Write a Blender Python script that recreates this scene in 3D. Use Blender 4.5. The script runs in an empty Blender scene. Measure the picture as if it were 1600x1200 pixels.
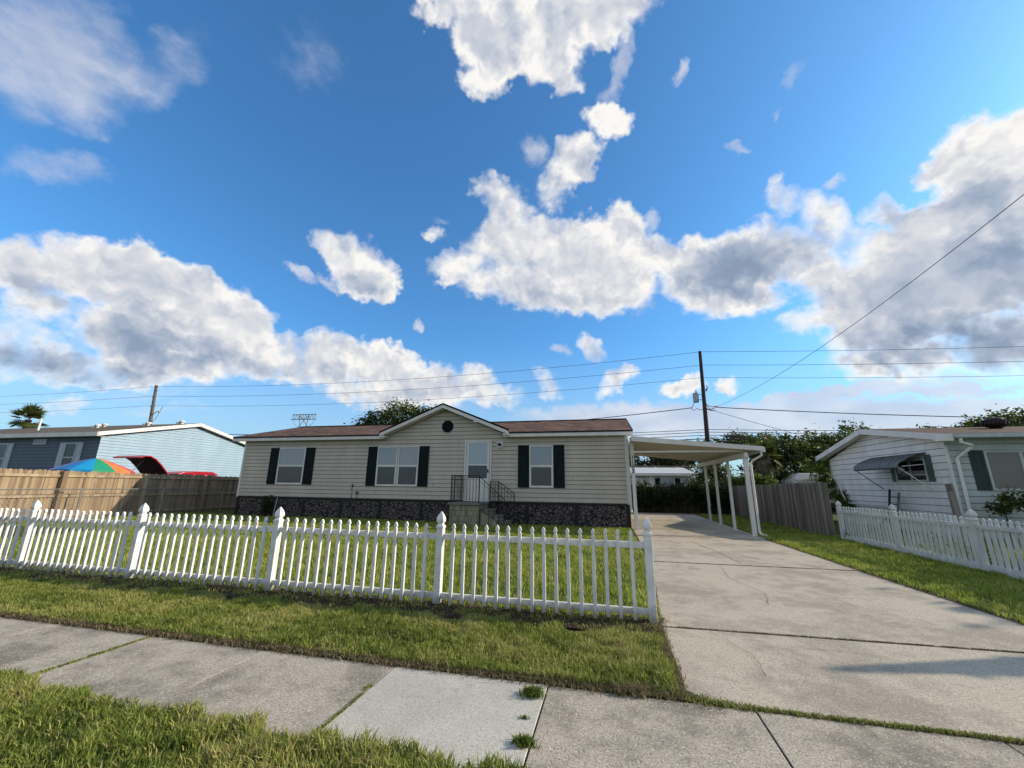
import bpy, math, random
import numpy as np
from mathutils import Vector, Matrix
S = bpy.context.scene
COL = S.collection
PI = math.pi
rad = math.radians
# ------------------------------------------------------------------ camera
cam_d = bpy.data.cameras.new('camera'); cam = bpy.data.objects.new('camera', cam_d); COL.objects.link(cam); S.camera = cam
P_, Y_, R_ = 0.2471445, -0.2337942, 0.0118330
fw = Vector((math.sin(Y_)*math.cos(P_), math.cos(Y_)*math.cos(P_), math.sin(P_)))
rt = Vector((math.cos(Y_), -math.sin(Y_), 0)); up = rt.cross(fw)
r2 = rt*math.cos(R_) + up*math.sin(R_); u2 = -rt*math.sin(R_) + up*math.cos(R_)
M = Matrix((r2, u2, -fw)).transposed().to_4x4(); M.translation = (0, 0, 1.6); cam.matrix_world = M
cam_d.sensor_width = 36; cam_d.lens = 627.417/1600*36; cam_d.clip_start = .05; cam_d.clip_end = 3000
# ------------------------------------------------------------------ sun, exposure
SUN_A, SUN_E = 17.0, 24.0          # direction from +X towards +Y, elevation
sd = bpy.data.lights.new('sun', 'SUN'); so = bpy.data.objects.new('sun', sd); COL.objects.link(so)
sd.energy = 5.0; sd.angle = rad(.5); sd.color = (1, .86, .66)
sv = Vector((math.cos(rad(SUN_A))*math.cos(rad(SUN_E)), math.sin(rad(SUN_A))*math.cos(rad(SUN_E)), math.sin(rad(SUN_E))))
so.rotation_euler = sv.to_track_quat('Z', 'Y').to_euler(); so.location = (30, 5, 30)
S.view_settings.view_transform = 'Standard'; S.view_settings.look = 'None'; S.view_settings.exposure = 0.20; S.view_settings.gamma = 1
S.render.engine = 'CYCLES'; S.cycles.max_bounces = 6; S.cycles.diffuse_bounces = 3; S.cycles.use_adaptive_sampling = True; S.cycles.adaptive_threshold = .015
# ------------------------------------------------------------------ sky: procedural clouds on the Sky Texture
# cloud table: azimuth from +Y, elevation, half width, half height, tilt (degrees), weight
CUM = [(35.4,20.2,8.4,5.53,-21,1),(36.1,12.3,6.92,2.56,-9,1),(30.8,13.4,4.42,2.01,-5,1),(-64.3,10.9,4.97,2.36,5,1),(-56.6,11.0,5.53,1.48,0,1),(-65.6,13.0,2.3,1.37,-14,1),(15.7,24.8,7.12,3.42,-12,1),(29.0,18.7,3.72,2.74,-15,1),(-47.1,14.6,7.12,2.46,4,1),(-0.7,27.2,9.36,3.73,-5,1),(42.2,29.2,3.39,3.08,-35,1),(-66.7,18.3,2.8,2.7,24,1),(-63.2,19.7,3.77,3.53,16,1),(-58.9,20.3,4.06,4.08,7,1),(-64.9,15.6,2.68,1.77,4,1),(-54.2,19.0,4.77,4.3,-22,1),(-50.9,17.6,5.8,4.48,-23,1),(-45.9,15.6,5.36,3.1,-13,1),(-58.4,15.0,5.3,3.31,9,1),(-53.0,12.4,5.03,2.0,5,1),(-64.1,11.9,3.92,1.54,-3,1),(-59.2,11.6,3.72,1.16,-1,1),(-61.6,9.7,5.06,0.87,4,1),(-56.7,9.9,3.97,0.54,10,1),(-38.5,15.9,4.94,3.49,8,1),(-31.7,15.0,6.21,3.65,-5,1),(-24.5,13.3,5.72,3.05,-7,1),(-19.0,14.0,3.17,2.91,2,1),(-16.2,12.5,4.1,1.82,-9,1),(-31.5,12.0,7.45,1.91,5,1),(-36.5,28.3,5.19,3.29,-31,1),(-9.3,56.1,8.1,3.13,-3,1),(-17.8,54.8,4.43,3.56,-24,1),(2.5,55.5,5.55,2.74,3,1),(-18.1,51.7,2.17,2.88,-75,1),(-8.2,53.2,4.94,2.2,-4,1),(-26.3,56.4,2.96,1.37,11,1),(-4.2,50.7,1.88,1.4,-7,1),(2.6,46.6,2.68,1.6,-20,1),(-3.6,42.3,3.7,2.65,43,1),(-6.3,40.3,3.04,2.35,34,1),(-14.8,38.2,3.71,2.93,-17,1),(-18.0,39.6,1.97,1.34,4,1),(-11.6,33.5,7.73,4.06,0,1),(-3.5,31.6,9.36,4.9,-9,1),(4.0,33.6,3.26,2.74,-65,1),(-10.6,27.6,9.72,3.45,-8,1),(-0.7,28.0,7.64,3.79,-5,1),(-20.7,29.9,4.36,1.67,23,1),(-25.9,33.7,1.33,1.11,8,1),(7.9,30.3,5.57,2.79,-20,1),(13.7,27.6,5.99,3.8,-23,1),(20.6,27.2,5.64,4.14,7,1),(11.7,24.8,4.54,1.77,-10,1),(25.3,26.2,5.35,3.11,-49,1),(25.0,32.4,2.53,1.75,-67,1),(28.3,28.8,4.57,2.12,-57,1),(24.3,34.3,0.73,1.17,-23,1),(32.2,24.3,4.29,2.58,-49,1),(28.0,23.3,4.83,2.88,-41,1),(29.7,19.9,3.66,2.7,-17,1),(25.4,18.9,3.17,1.88,-1,1),(33.7,28.0,2.16,1.28,-37,1),(35.9,27.3,1.36,1.06,-27,1),(36.1,23.7,3.53,3.59,-24,1),(41.0,29.3,3.11,3.9,-5,1),(43.2,30.2,2.2,1.99,-37,1),(37.6,29.6,1.22,1.23,-31,1),(39.6,25.3,3.58,4.44,-29,1),(42.3,24.5,2.51,6.32,-30,1),(39.9,19.1,4.1,3.39,-23,1),(32.2,15.8,6.16,1.97,-4,1),(38.0,13.7,4.59,2.94,-15,1),(34.9,12.6,5.13,1.25,-13,1),(39.9,11.4,2.79,1.69,-14,1),(-1.9,18.9,2.13,1.23,-38,1),(-7.9,14.2,2.72,1.45,-56,1),(1.8,14.0,2.93,1.4,28,1),(3.6,15.5,1.34,1.05,-4,1),(9.9,12.8,2.65,1.18,6,1),(15.9,12.9,1.55,0.96,-6,1),(-61.9,7.0,1.95,0.97,9,1),(33.9,11.8,2.64,0.63,-12,1)]
DARK = [(34.6,18.5,5.83,4.38,-18,0.45),(-56.2,14.2,8.81,2.32,-5,0.75),(40.5,16.5,3.2,6.69,-20,0.8),(30.8,13.4,5.9,2.28,-4,0.9),(-8.6,25.8,10.63,2.09,-5,0.4),(-36.3,25.9,4.18,1.49,-10,0.45),(-41.9,13.0,8.57,1.45,3,0.45),(-65.3,15.5,3.78,1.52,12,0.5),(18.2,26.3,7.65,3.68,-1,1),(24.3,28.0,3.65,2.5,-19,0.6),(40.3,20.7,3.94,4.55,-9,0.8),(35.2,14.4,7.23,2.99,-6,1),(39.6,13.8,3.96,3.98,-17,1),(40.7,26.5,2.71,3.23,-31,0.45),(-65.5,16.4,3.75,1.64,9,0.5),(-57.8,17.3,5.43,1.47,-3,0.5),(-53.2,13.4,6.15,2.49,-1,0.7),(-64.3,10.9,4.6,1.65,2,1),(-59.0,10.5,5.1,1.43,4,1),(-10.6,27.2,7.98,2.25,-8,0.35),(-35.5,26.4,3.43,1.5,-21,0.35),(-31.4,11.5,9.91,1.39,4,0.3),(-5.6,25.7,7.03,1.74,-3,0.3),(-15.3,54.3,5.57,2.66,2,0.2)]
SOFT = [(5.4,50.7,1.11,3.32,-18,0.9),(3.3,48.7,1.57,1.55,-12,0.6),(-27.7,21.8,1.03,0.87,6,0.8),(14.1,48.7,0.81,1.37,-33,0.8),(20.5,39.1,1.41,0.64,-22,0.8),(25.8,41.0,0.58,1.16,-28,0.6),(27.8,43.8,0.89,1.16,-58,0.45),(-43.7,25.6,2.3,0.94,-19,0.9),(-40.1,25.4,2.16,0.73,-9,0.9),(-9.7,44.3,1.89,1.77,-2,0.8),(6.0,24.4,1.62,1.84,-8,0.7),(-6.6,19.3,1.98,0.9,-12,0.8),(-23.7,30.9,3.45,1.14,30,0.8),(-41.7,30.3,1.79,1.4,-6,0.9),(8.3,34.5,1.07,1.5,-12,0.6),(29.7,32.6,0.97,0.53,19,0.7),(-25.1,35.6,1.15,0.62,8,0.5),(-70.1,36.4,6.71,5.39,31,1),(-71.3,38.7,5.75,2.61,46,0.5),(-62.5,39.7,6.01,2.62,54,0.4),(-66.9,27.9,4.13,1.67,20,0.55),(-48.6,49.1,6.42,4.03,10,0.22),(-70.3,31.3,2.23,1.94,39,0.5),(-58.4,30.7,2.46,1.27,16,0.2),(25.9,10.5,8.43,0.85,0,1.35),(22.2,9.4,6.85,0.88,9,1.1),(30.9,8.2,11.01,0.79,-7,1.2),(33.6,10.3,7.51,0.44,-10,0.7),(16.1,8.3,23.47,2.53,-2,1.4),(32.5,6.9,14.44,2.29,-6,1.4),(4.5,8.5,17.99,2.76,-2,1.2),(33.5,9.5,8.84,0.63,-9,1.0),(-8.7,9.2,9.01,1.26,0,0.45),(-31.3,9.8,4.96,1.39,4,0.35),(-60.0,8.4,8.84,0.89,10,0.25),(-63.4,6.3,3.06,1.3,8,0.3),(-49.1,6.7,7.23,0.89,6,0.25),(-53.4,7.7,5.41,0.7,7,0.2),(-22.5,10.3,17.58,0.9,2,0.3),(27.6,44.4,0.78,0.43,-31,0.2),(28.2,43.6,1.76,0.63,30,0.3),(-34.2,37.7,7.6,4.32,14,0.0)]

W = bpy.data.worlds.new('World'); S.world = W; W.use_nodes = True
nt = W.node_tree; nt.nodes.clear()
class NB:
    """small node builder"""
    def __init__(s, nt): s.nt = nt
    def n(s, t, ins=None, **kw):
        nd = s.nt.nodes.new(t)
        for k, v in kw.items(): setattr(nd, k, v)
        for k, v in (ins or {}).items(): s.set(nd, k, v)
        return nd
    def set(s, nd, k, v):
        sock = nd.inputs[k]
        if hasattr(v, 'is_linked') or isinstance(v, bpy.types.NodeSocket): s.nt.links.new(v, sock)
        elif isinstance(v, bpy.types.Node): s.nt.links.new(v.outputs[0], sock)
        else: sock.default_value = v
    def m(s, op, a, b=0.0, c=0.0, clamp=False):
        nd = s.n('ShaderNodeMath', {0: a, 1: b, 2: c}, operation=op); nd.use_clamp = clamp; return nd.outputs[0]
    def ss(s, v, a, b, c=0.0, d=1.0):
        nd = s.n('ShaderNodeMapRange', {0: v, 1: a, 2: b, 3: c, 4: d}, interpolation_type='SMOOTHSTEP'); return nd.outputs[0]
    def mix(s, f, a, b, bt='MIX'):
        nd = s.n('ShaderNodeMix', None, data_type='RGBA', blend_type=bt)
        s.set(nd, 0, f); s.set(nd, 6, a); s.set(nd, 7, b); return nd.outputs[2]
    def noise(s, vec, scale, detail=4, rough=.5, dist=0.0, out=0):
        nd = s.n('ShaderNodeTexNoise', {'Scale': scale, 'Detail': detail, 'Roughness': rough, 'Distortion': dist}); 
        if vec is not None: s.set(nd, 'Vector', vec)
        return nd.outputs[out]
    def ramp(s, f, stops, interp='LINEAR'):
        nd = s.n('ShaderNodeValToRGB', {0: f}); cr = nd.color_ramp; cr.interpolation = interp
        while len(cr.elements) < len(stops): cr.elements.new(.5)
        for e, (p, c) in zip(cr.elements, stops): e.position = p; e.color = (*c, 1) if len(c) == 3 else c
        return nd.outputs[0]
    def vadd(s, a, b): return s.n('ShaderNodeVectorMath', {0: a, 1: b}, operation='ADD').outputs[0]
    def vscale(s, a, k): return s.n('ShaderNodeVectorMath', {0: a, 'Scale': k}, operation='SCALE').outputs[0]
b = NB(nt)
def field(tab, vec, soft):
    acc = None; v0 = vec
    for az, el, w, h, t, k in tab:
        if acc is not None: vec = b.n('ShaderNodeVectorMath', {0: acc, 1: (1e-7, 1e-7, 1e-7), 2: v0}, operation='MULTIPLY_ADD').outputs[0]   # keeps the shader's nodes in sequence
        a, e = rad(az), rad(el)
        c = Vector((math.sin(a)*math.cos(e), math.cos(a)*math.cos(e), math.sin(e)))
        hx = c.cross(Vector((0, 0, 1))).normalized(); vx = hx.cross(c)
        ax = hx*math.cos(rad(t)) + vx*math.sin(rad(t)); ay = -hx*math.sin(rad(t)) + vx*math.cos(rad(t))
        A = ax/rad(w); B = ay/rad(h)
        da = b.n('ShaderNodeVectorMath', {0: vec, 1: A}, operation='DOT_PRODUCT').outputs['Value']
        db = b.n('ShaderNodeVectorMath', {0: vec, 1: B}, operation='DOT_PRODUCT').outputs['Value']
        r2 = b.m('MULTIPLY_ADD', da, da, b.m('MULTIPLY', db, db))
        if soft:
            v = b.m('MULTIPLY_ADD', r2, -float(k)*.75, float(k))
            acc = b.m('MAXIMUM', v, 0.0) if acc is None else b.m('MAXIMUM', acc, v)
        else:
            # size-aware distance so the ragged edge has the same grain on small and large clouds
            s_ = min(1.3, max(.35, min(w, h)/4.0)); v = b.m('MULTIPLY_ADD', r2, -.6*s_, .6*s_)
            acc = v if acc is None else b.n('ShaderNodeMath', {0: acc, 1: v, 2: .12}, operation='SMOOTH_MAX').outputs[0]
    return acc
def common():
    global D, DW, skyc
    tc = b.n('ShaderNodeTexCoord').outputs['Generated']
    D = b.n('ShaderNodeVectorMath', {0: tc}, operation='NORMALIZE').outputs[0]
    sky = b.n('ShaderNodeTexSky', sky_type='NISHITA', sun_disc=False, sun_elevation=rad(SUN_E), sun_rotation=rad(90-SUN_A), air_density=1.0, dust_density=1.3, ozone_density=2.2)
    warp = b.vscale(b.n('ShaderNodeVectorMath', {0: b.noise(D, 9, 3, .55, out=1), 1: (.5, .5, .5)}, operation='SUBTRACT').outputs[0], .05)
    warp2 = b.vscale(b.n('ShaderNodeVectorMath', {0: b.noise(D, 34, 3, .6, out=1), 1: (.5, .5, .5)}, operation='SUBTRACT').outputs[0], .042)
    DW = b.vadd(b.vadd(D, warp), warp2)
    hz = b.m('MULTIPLY', b.ss(b.n('ShaderNodeSeparateXYZ', {0: D}).outputs[2], .36, .0), .62)
    skyc = b.n('ShaderNodeVectorMath', {0: sky.outputs[0], 1: (.076, .152, .203)}, operation='MULTIPLY').outputs[0]
    skyc = b.mix(hz, skyc, (.44, .53, .64, 1))
common(); dxyz = b.n('ShaderNodeSeparateXYZ', {0: D}).outputs
AZ = b.m('ARCTAN2', dxyz[0], dxyz[1])
def puffs(vec, sc, det):
    return b.n('ShaderNodeTexVoronoi', {'Vector': vec, 'Scale': sc, 'Detail': det, 'Roughness': .55, 'Lacunarity': 2.2}, feature='F1', normalize=False).outputs[0]
def billow(vec):
    n1 = b.noise(vec, 11, 7, .54)
    return b.m('ADD', b.m('MULTIPLY', b.m('SUBTRACT', n1, .5), 1.5), b.m('MULTIPLY', b.m('SUBTRACT', .72, puffs(vec, 17, 2)), .62))
toward = (.015, -.002, .020)
def clouds(ctab, dtab, stab):
    """clouds of one slice of the sky"""
    col = skyc
    if stab:
        FS = field(stab, DW, True)
        nz = b.n('ShaderNodeMapping', {'Vector': D, 'Scale': (1, 1, 2.0)}).outputs[0]
        wn = b.noise(nz, 6, 7, .58, .15)
        smask = b.m('MULTIPLY', b.ss(b.m('MULTIPLY_ADD', b.m('SUBTRACT', wn, .5), 1.5, FS), .12, 1.02), .80)
        smask = b.m('MULTIPLY', smask, b.ss(FS, .0, .12))
        col = b.mix(smask, col, b.mix(b.ss(wn, .3, .75), (.48, .52, .63, 1), (.72, .73, .77, 1)))
    if ctab:
        N0 = billow(D); s0 = b.m('MULTIPLY_ADD', puffs(DW, 12, 2), -.42, b.noise(D, 6, 3, .5)); V1 = b.vadd(DW, toward); s1 = b.m('MULTIPLY_ADD', puffs(V1, 12, 2), -.42, b.noise(b.vadd(D, toward), 6, 3, .5))
        dens = b.m('ADD', b.m('MULTIPLY', b.m('ADD', field(ctab, DW, False), .17), 1.0), b.m('MULTIPLY', N0, .46))
        mask = b.ss(dens, -.04, b.m('MULTIPLY_ADD', b.noise(D, 4, 2, .5), 1.0, -.15))
        br = b.m('ADD', b.m('MULTIPLY', b.m('SUBTRACT', s0, s1), b.ss(dens, .12, .95, 1.25, .50)), b.m('MULTIPLY_ADD', N0, .05, .93))
        br = b.m('SUBTRACT', br, b.m('MULTIPLY', b.ss(dens, .08, .75), .12))
        br = b.m('ADD', br, b.m('MULTIPLY', b.m('SUBTRACT', b.noise(D, 5, 2, .45), .5), .30))
        if dtab: br = b.m('SUBTRACT', br, b.m('MULTIPLY', b.m('MULTIPLY', field(dtab, DW, True), b.ss(dens, .10, .60, .25, 1.0)), .62))
        br = b.m('ADD', br, b.m('MULTIPLY', b.ss(dens, .34, .06), .20))
        br = b.m('MINIMUM', b.m('MAXIMUM', br, .22), 1.0)
        ccol = b.ramp(br, [(0.0, (.16, .20, .28)), (.3, (.25, .32, .44)), (.55, (.40, .455, .555)), (.8, (.62, .635, .675)), (1.0, (.84, .825, .80))])
        col = b.mix(mask, col, ccol)
    return b.n('ShaderNodeBackground', {0: col, 1: 1.0}).outputs[0]
def extent(q, g):
    az, el, w, h, t, k = q; a, e = rad(az), rad(el); c = Vector((math.sin(a)*math.cos(e), math.cos(a)*math.cos(e), math.sin(e)))
    hx = c.cross(Vector((0, 0, 1))).normalized(); vx = hx.cross(c); lo = []; 
    for i in range(24):
        f = 2*PI*i/24; p, r_ = math.cos(f)*rad(w)*g, math.sin(f)*rad(h)*g; T = rad(t)
        v = c+hx*(p*math.cos(T)-r_*math.sin(T))+vx*(p*math.sin(T)+r_*math.cos(T)); d = math.degrees(math.atan2(v.x, v.y))-az; lo.append((d+180) % 360-180)
    return az+min(lo)-2.5, az+max(lo)+2.5
EXT = {id(tb): [extent(q, 1.35) for q in tb] for tb in (CUM, DARK, SOFT)}
def pick(tb, a0, a1): return [q for q, (l, h_) in zip(tb, EXT[id(tb)]) if h_ > a0 and l < a1]
cuts = [-75, -61, -50, -40, -28, -15, -5, 3, 12, 20, 28, 36, 46, 62]
pn = b.noise(D, 2.6, 4, .55)
shader = b.n('ShaderNodeBackground', {0: b.mix(b.ss(pn, .40, .60), skyc, (.66, .65, .64, 1)), 1: 1.0}).outputs[0]  # white cloud cover added out of view as fill for the shaded facade
fill_sky = shader
for a0, a1 in zip(cuts[:-1], cuts[1:]):
    gt = bpy.data.node_groups.new('clouds', 'ShaderNodeTree'); gt.interface.new_socket('Shader', in_out='OUTPUT', socket_type='NodeSocketShader')
    b = NB(gt); common(); sh = clouds(pick(CUM, a0, a1), pick(DARK, a0, a1), pick(SOFT, a0, a1)); b.n('NodeGroupOutput', {0: sh})
    b = NB(nt); gn = b.n('ShaderNodeGroup'); gn.node_tree = gt; sec = gn.outputs[0]
    shader = b.n('ShaderNodeMixShader', {0: b.m('GREATER_THAN', AZ, rad(a0)), 1: shader, 2: sec}).outputs[0]
shader = b.n('ShaderNodeMixShader', {0: b.m('GREATER_THAN', AZ, rad(cuts[-1])), 1: shader, 2: fill_sky}).outputs[0]
shader = b.n('ShaderNodeMixShader', {0: b.m('LESS_THAN', dxyz[2], -.01), 1: shader, 2: b.n('ShaderNodeBackground', {0: (.10, .11, .09, 1), 1: 1.0}).outputs[0]}).outputs[0]
wo = b.n('ShaderNodeOutputWorld', {0: shader})
W.cycles.sampling_method = 'MANUAL'; W.cycles.sample_map_resolution = 512

# ------------------------------------------------------------------ materials
def mat(name, fn, rough=.7, spec=.3, bump=None, metallic=0.0):
    m = bpy.data.materials.new(name); m.use_nodes = True; t = m.node_tree; t.nodes.clear(); k = NB(t)
    o = k.n('ShaderNodeTexCoord').outputs['Object']
    p = k.n('ShaderNodeBsdfPrincipled', {'Roughness': rough, 'Specular IOR Level': spec, 'Metallic': metallic})
    out = k.n('ShaderNodeOutputMaterial', {0: p.outputs[0]})
    col, ht = fn(k, o)
    if isinstance(col, tuple): p.inputs['Base Color'].default_value = (*col, 1)
    else: t.links.new(col, p.inputs['Base Color'])
    if ht is not None:
        h, st, di = ht
        bp = k.n('ShaderNodeBump', {'Height': h, 'Strength': st, 'Distance': di}); t.links.new(bp.outputs[0], p.inputs['Normal'])
    return m
def painted(name, c, dirt=.12, scale=3.0, rough=.55, streak=(1, 1, .25), spec=.3, metallic=0.0, spots=0.0):
    """paint with uneven dirt, faint streaks"""
    def fn(k, o):
        mp = k.n('ShaderNodeMapping', {'Vector': o, 'Scale': streak}).outputs[0]
        a = k.noise(mp, scale, 6, .62); g = k.noise(o, scale*9, 4, .6)
        f = k.m('ADD', k.m('MULTIPLY', a, .7), k.m('MULTIPLY', g, .3))
        cc = k.mix(k.ss(f, .38, .66), (c[0]*(1-dirt*2), c[1]*(1-dirt*2.1), c[2]*(1-dirt*2.3), 1), (*c, 1))
        if spots:
            s = k.ss(k.noise(o, 34, 3, .6), .64, .72); cc = k.mix(k.m('MULTIPLY', s, spots), cc, (.10, .11, .09, 1))
        return cc, (g, .08, .01)
    return mat(name, fn, rough, spec, metallic=metallic)
M_siding = painted('vinyl_siding_tan', (.50, .455, .385), .07, 1.4, .55)
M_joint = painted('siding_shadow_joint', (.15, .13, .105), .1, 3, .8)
M_bluejoint = painted('blue_siding_shadow_joint', (.14, .20, .26), .1, 3, .8)
M_darkjoint = painted('slate_siding_shadow_joint', (.03, .05, .08), .1, 3, .8)
M_whitejoint = painted('white_siding_shadow_joint', (.17, .18, .19), .1, 3, .8)
M_trim = painted('white_trim', (.70, .69, .66), .08, 2.5, .5)
def fn_fence(k, o):
    a = k.noise(o, 6, 5, .6); g = k.noise(o, 40, 3, .6); z = k.n('ShaderNodeSeparateXYZ', {0: o}).outputs[2]
    c = k.mix(k.ss(a, .42, .66), (.70, .695, .68, 1), (.58, .58, .56, 1))
    low = k.ss(k.m('ADD', z, k.m('MULTIPLY', k.m('SUBTRACT', a, .5), .35)), .20, .02)          # splashed dirt and mildew near the ground
    c = k.mix(k.m('MULTIPLY', low, .75), c, (.17, .16, .12, 1))
    c = k.mix(k.m('MULTIPLY', k.ss(g, .66, .72), .45), c, (.10, .11, .09, 1))
    return c, (g, .08, .01)
M_fencew = mat('white_vinyl_fence', fn_fence, .45, .3)
M_fencew2 = painted('white_weathered_fence', (.66, .68, .66), .12, 6, .6, spots=.6)
M_shutter = painted('shutter_dark_teal', (.010, .018, .022), .2, 5, .75, spec=.12)
M_black = painted('black_paint', (.012, .011, .011), .2, 6, .5)
M_iron = painted('wrought_iron', (.02, .018, .02), .2, 20, .55)
M_alum = painted('aluminium_white', (.70, .69, .65), .08, 3, .45)
M_alumceil = painted('carport_ceiling', (.70, .67, .57), .06, 1.2, .5, streak=(.2, 3, 1))
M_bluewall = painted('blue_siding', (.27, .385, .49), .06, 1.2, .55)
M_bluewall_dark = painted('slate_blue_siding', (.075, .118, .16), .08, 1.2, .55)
M_greyshut = painted('grey_blue_shutter', (.42, .48, .55), .06, 3, .5)
M_whitewall = painted('white_lap_siding', (.80, .79, .77), .08, 2.2, .55)
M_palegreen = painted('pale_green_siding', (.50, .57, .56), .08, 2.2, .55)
M_awning = painted('awning_grey', (.15, .155, .17), .15, 4, .45)
M_galv = painted('galvanised', (.36, .37, .38), .15, 8, .4, metallic=.6)
M_rubber = painted('black_rubber', (.02, .02, .02), .2, 8, .8)
M_red = painted('red_car_paint', (.42, .018, .035), .08, 6, .3, spec=.5)
M_underhood = painted('hood_liner', (.015, .012, .012), .2, 10, .8)
M_wire = painted('cable_black', (.03, .03, .035), .1, 5, .6)
M_steel = painted('pylon_steel', (.25, .27, .30), .1, .3, .5)
M_concpole = painted('weathered_wood_pole', (.16, .14, .12), .25, 1.0, .8)
M_concpole2 = painted('dark_wood_pole', (.045, .04, .038), .25, 1.0, .8)
M_digit = painted('number_black', (.01, .012, .014), .1, 8, .5)
def fn_glass(c1, c2):
    def fn(k, o):
        z = k.n('ShaderNodeSeparateXYZ', {0: o}).outputs[2]
        return k.mix(k.noise(o, 1.5, 3, .5), (*c1, 1), (*c2, 1)), None
    return fn
M_blind = mat('window_with_blind', fn_glass((.20, .225, .25), (.25, .28, .31)), .06, .9)
M_blinddark = mat('window_screen', fn_glass((.055, .06, .068), (.085, .09, .10)), .35, .5)
M_blindtan = mat('window_tan_blind', fn_glass((.17, .15, .13), (.13, .12, .105)), .12, .6)
M_darkglass = mat('dark_glass', fn_glass((.012, .013, .015), (.03, .035, .04)), .05, .3)
M_doorglass = mat('door_glass', fn_glass((.30, .34, .36), (.36, .40, .43)), .08, .8)

def fn_shingle(k, o):
    br = k.n('ShaderNodeTexBrick', {'Vector': o, 'Color1': (.10, .058, .042, 1), 'Color2': (.205, .125, .088, 1), 'Mortar': (.05, .028, .02, 1), 'Scale': 1.0, 'Mortar Size': .012, 'Bias': 0.0, 'Brick Width': .32, 'Row Height': .16})
    br.offset = .37
    tb = k.n('ShaderNodeMapping', {'Vector': o, 'Scale': (3.4, 7.0, 0)}).outputs[0]; n = k.m('MULTIPLY_ADD', k.n('ShaderNodeTexWhiteNoise', {0: k.n('ShaderNodeVectorMath', {0: tb}, operation='FLOOR').outputs[0]}, noise_dimensions='3D').outputs[0], .45, k.m('MULTIPLY', k.noise(k.n('ShaderNodeMapping', {'Vector': o, 'Scale': (.5, 1.8, 1)}).outputs[0], 3, 4, .75), .62)); n2 = k.noise(o, .8, 3, .5); n3 = k.noise(o, 60, 2, .5)
    c = k.mix(k.m('MULTIPLY', k.ss(n, .50, .66), .85), br.outputs[0], (.045, .026, .022, 1)); c = k.mix(k.m('MULTIPLY', k.ss(n2, .45, .7), .35), c, (.23, .13, .09, 1))
    c = k.mix(k.m('MULTIPLY', k.ss(n3, .55, .7), .3), c, (.26, .16, .12, 1))
    return c, (k.m('ADD', br.outputs[1], n3), .4, .01)
M_shingle = mat('brown_shingles', fn_shingle, .9, .15)
def fn_greyroof(k, o):
    n = k.noise(o, 5, 5, .7)
    return k.ramp(n, [(.35, (.085, .07, .055)), (.65, (.17, .14, .11))]), (n, .3, .01)
M_greyroof = mat('weathered_grey_shingles', fn_greyroof, .9, .15)
def fn_brownroof(k, o):
    n = k.noise(k.n('ShaderNodeMapping', {'Vector': o, 'Scale': (.6, 1.6, 1)}).outputs[0], 4, 6, .75)
    return k.ramp(n, [(.35, (.045, .022, .016)), (.65, (.12, .065, .048))]), (n, .3, .01)
M_brownroof = mat('old_brown_roof', fn_brownroof, .9, .15)
def fn_stone(k, o):
    w = k.vadd(o, k.vscale(k.noise(o, 4, 3, .5, out=1), .10))
    vo = k.n('ShaderNodeTexVoronoi', {'Vector': w, 'Scale': 6.6, 'Randomness': .95}, feature='DISTANCE_TO_EDGE').outputs[0]
    vc = k.n('ShaderNodeTexVoronoi', {'Vector': w, 'Scale': 6.6, 'Randomness': .95}).outputs['Color']
    j = k.ss(vo, .05, .10); n = k.noise(o, 22, 5, .7)
    base = k.ramp(n, [(.3, (.04, .032, .03)), (.7, (.19, .16, .15))])
    base = k.mix(k.m('MULTIPLY', k.n('ShaderNodeSeparateColor', {0: vc}).outputs[0], .5), base, (.075, .065, .068, 1))
    return k.mix(j, (.006, .006, .007, 1), base), (k.m('ADD', j, k.m('MULTIPLY', n, .5)), 1.0, .03)
M_stone = mat('moulded_stone_skirting', fn_stone, .75, .25)
def fn_block(k, o):
    n = k.noise(o, 3, 5, .6); z = k.n('ShaderNodeMapping', {'Vector': o, 'Scale': (2.5, 2.5, .4)}).outputs[0]; s = k.noise(z, 3, 4, .6)
    c = k.ramp(s, [(.3, (.13, .125, .08)), (.6, (.29, .27, .185)), (.75, (.37, .345, .26))])
    return c, (n, .2, .01)
M_block = mat('painted_block', fn_block, .85, .2)
M_block_joint = painted('block_joint', (.12, .12, .08), .2, 4, .9)
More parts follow.
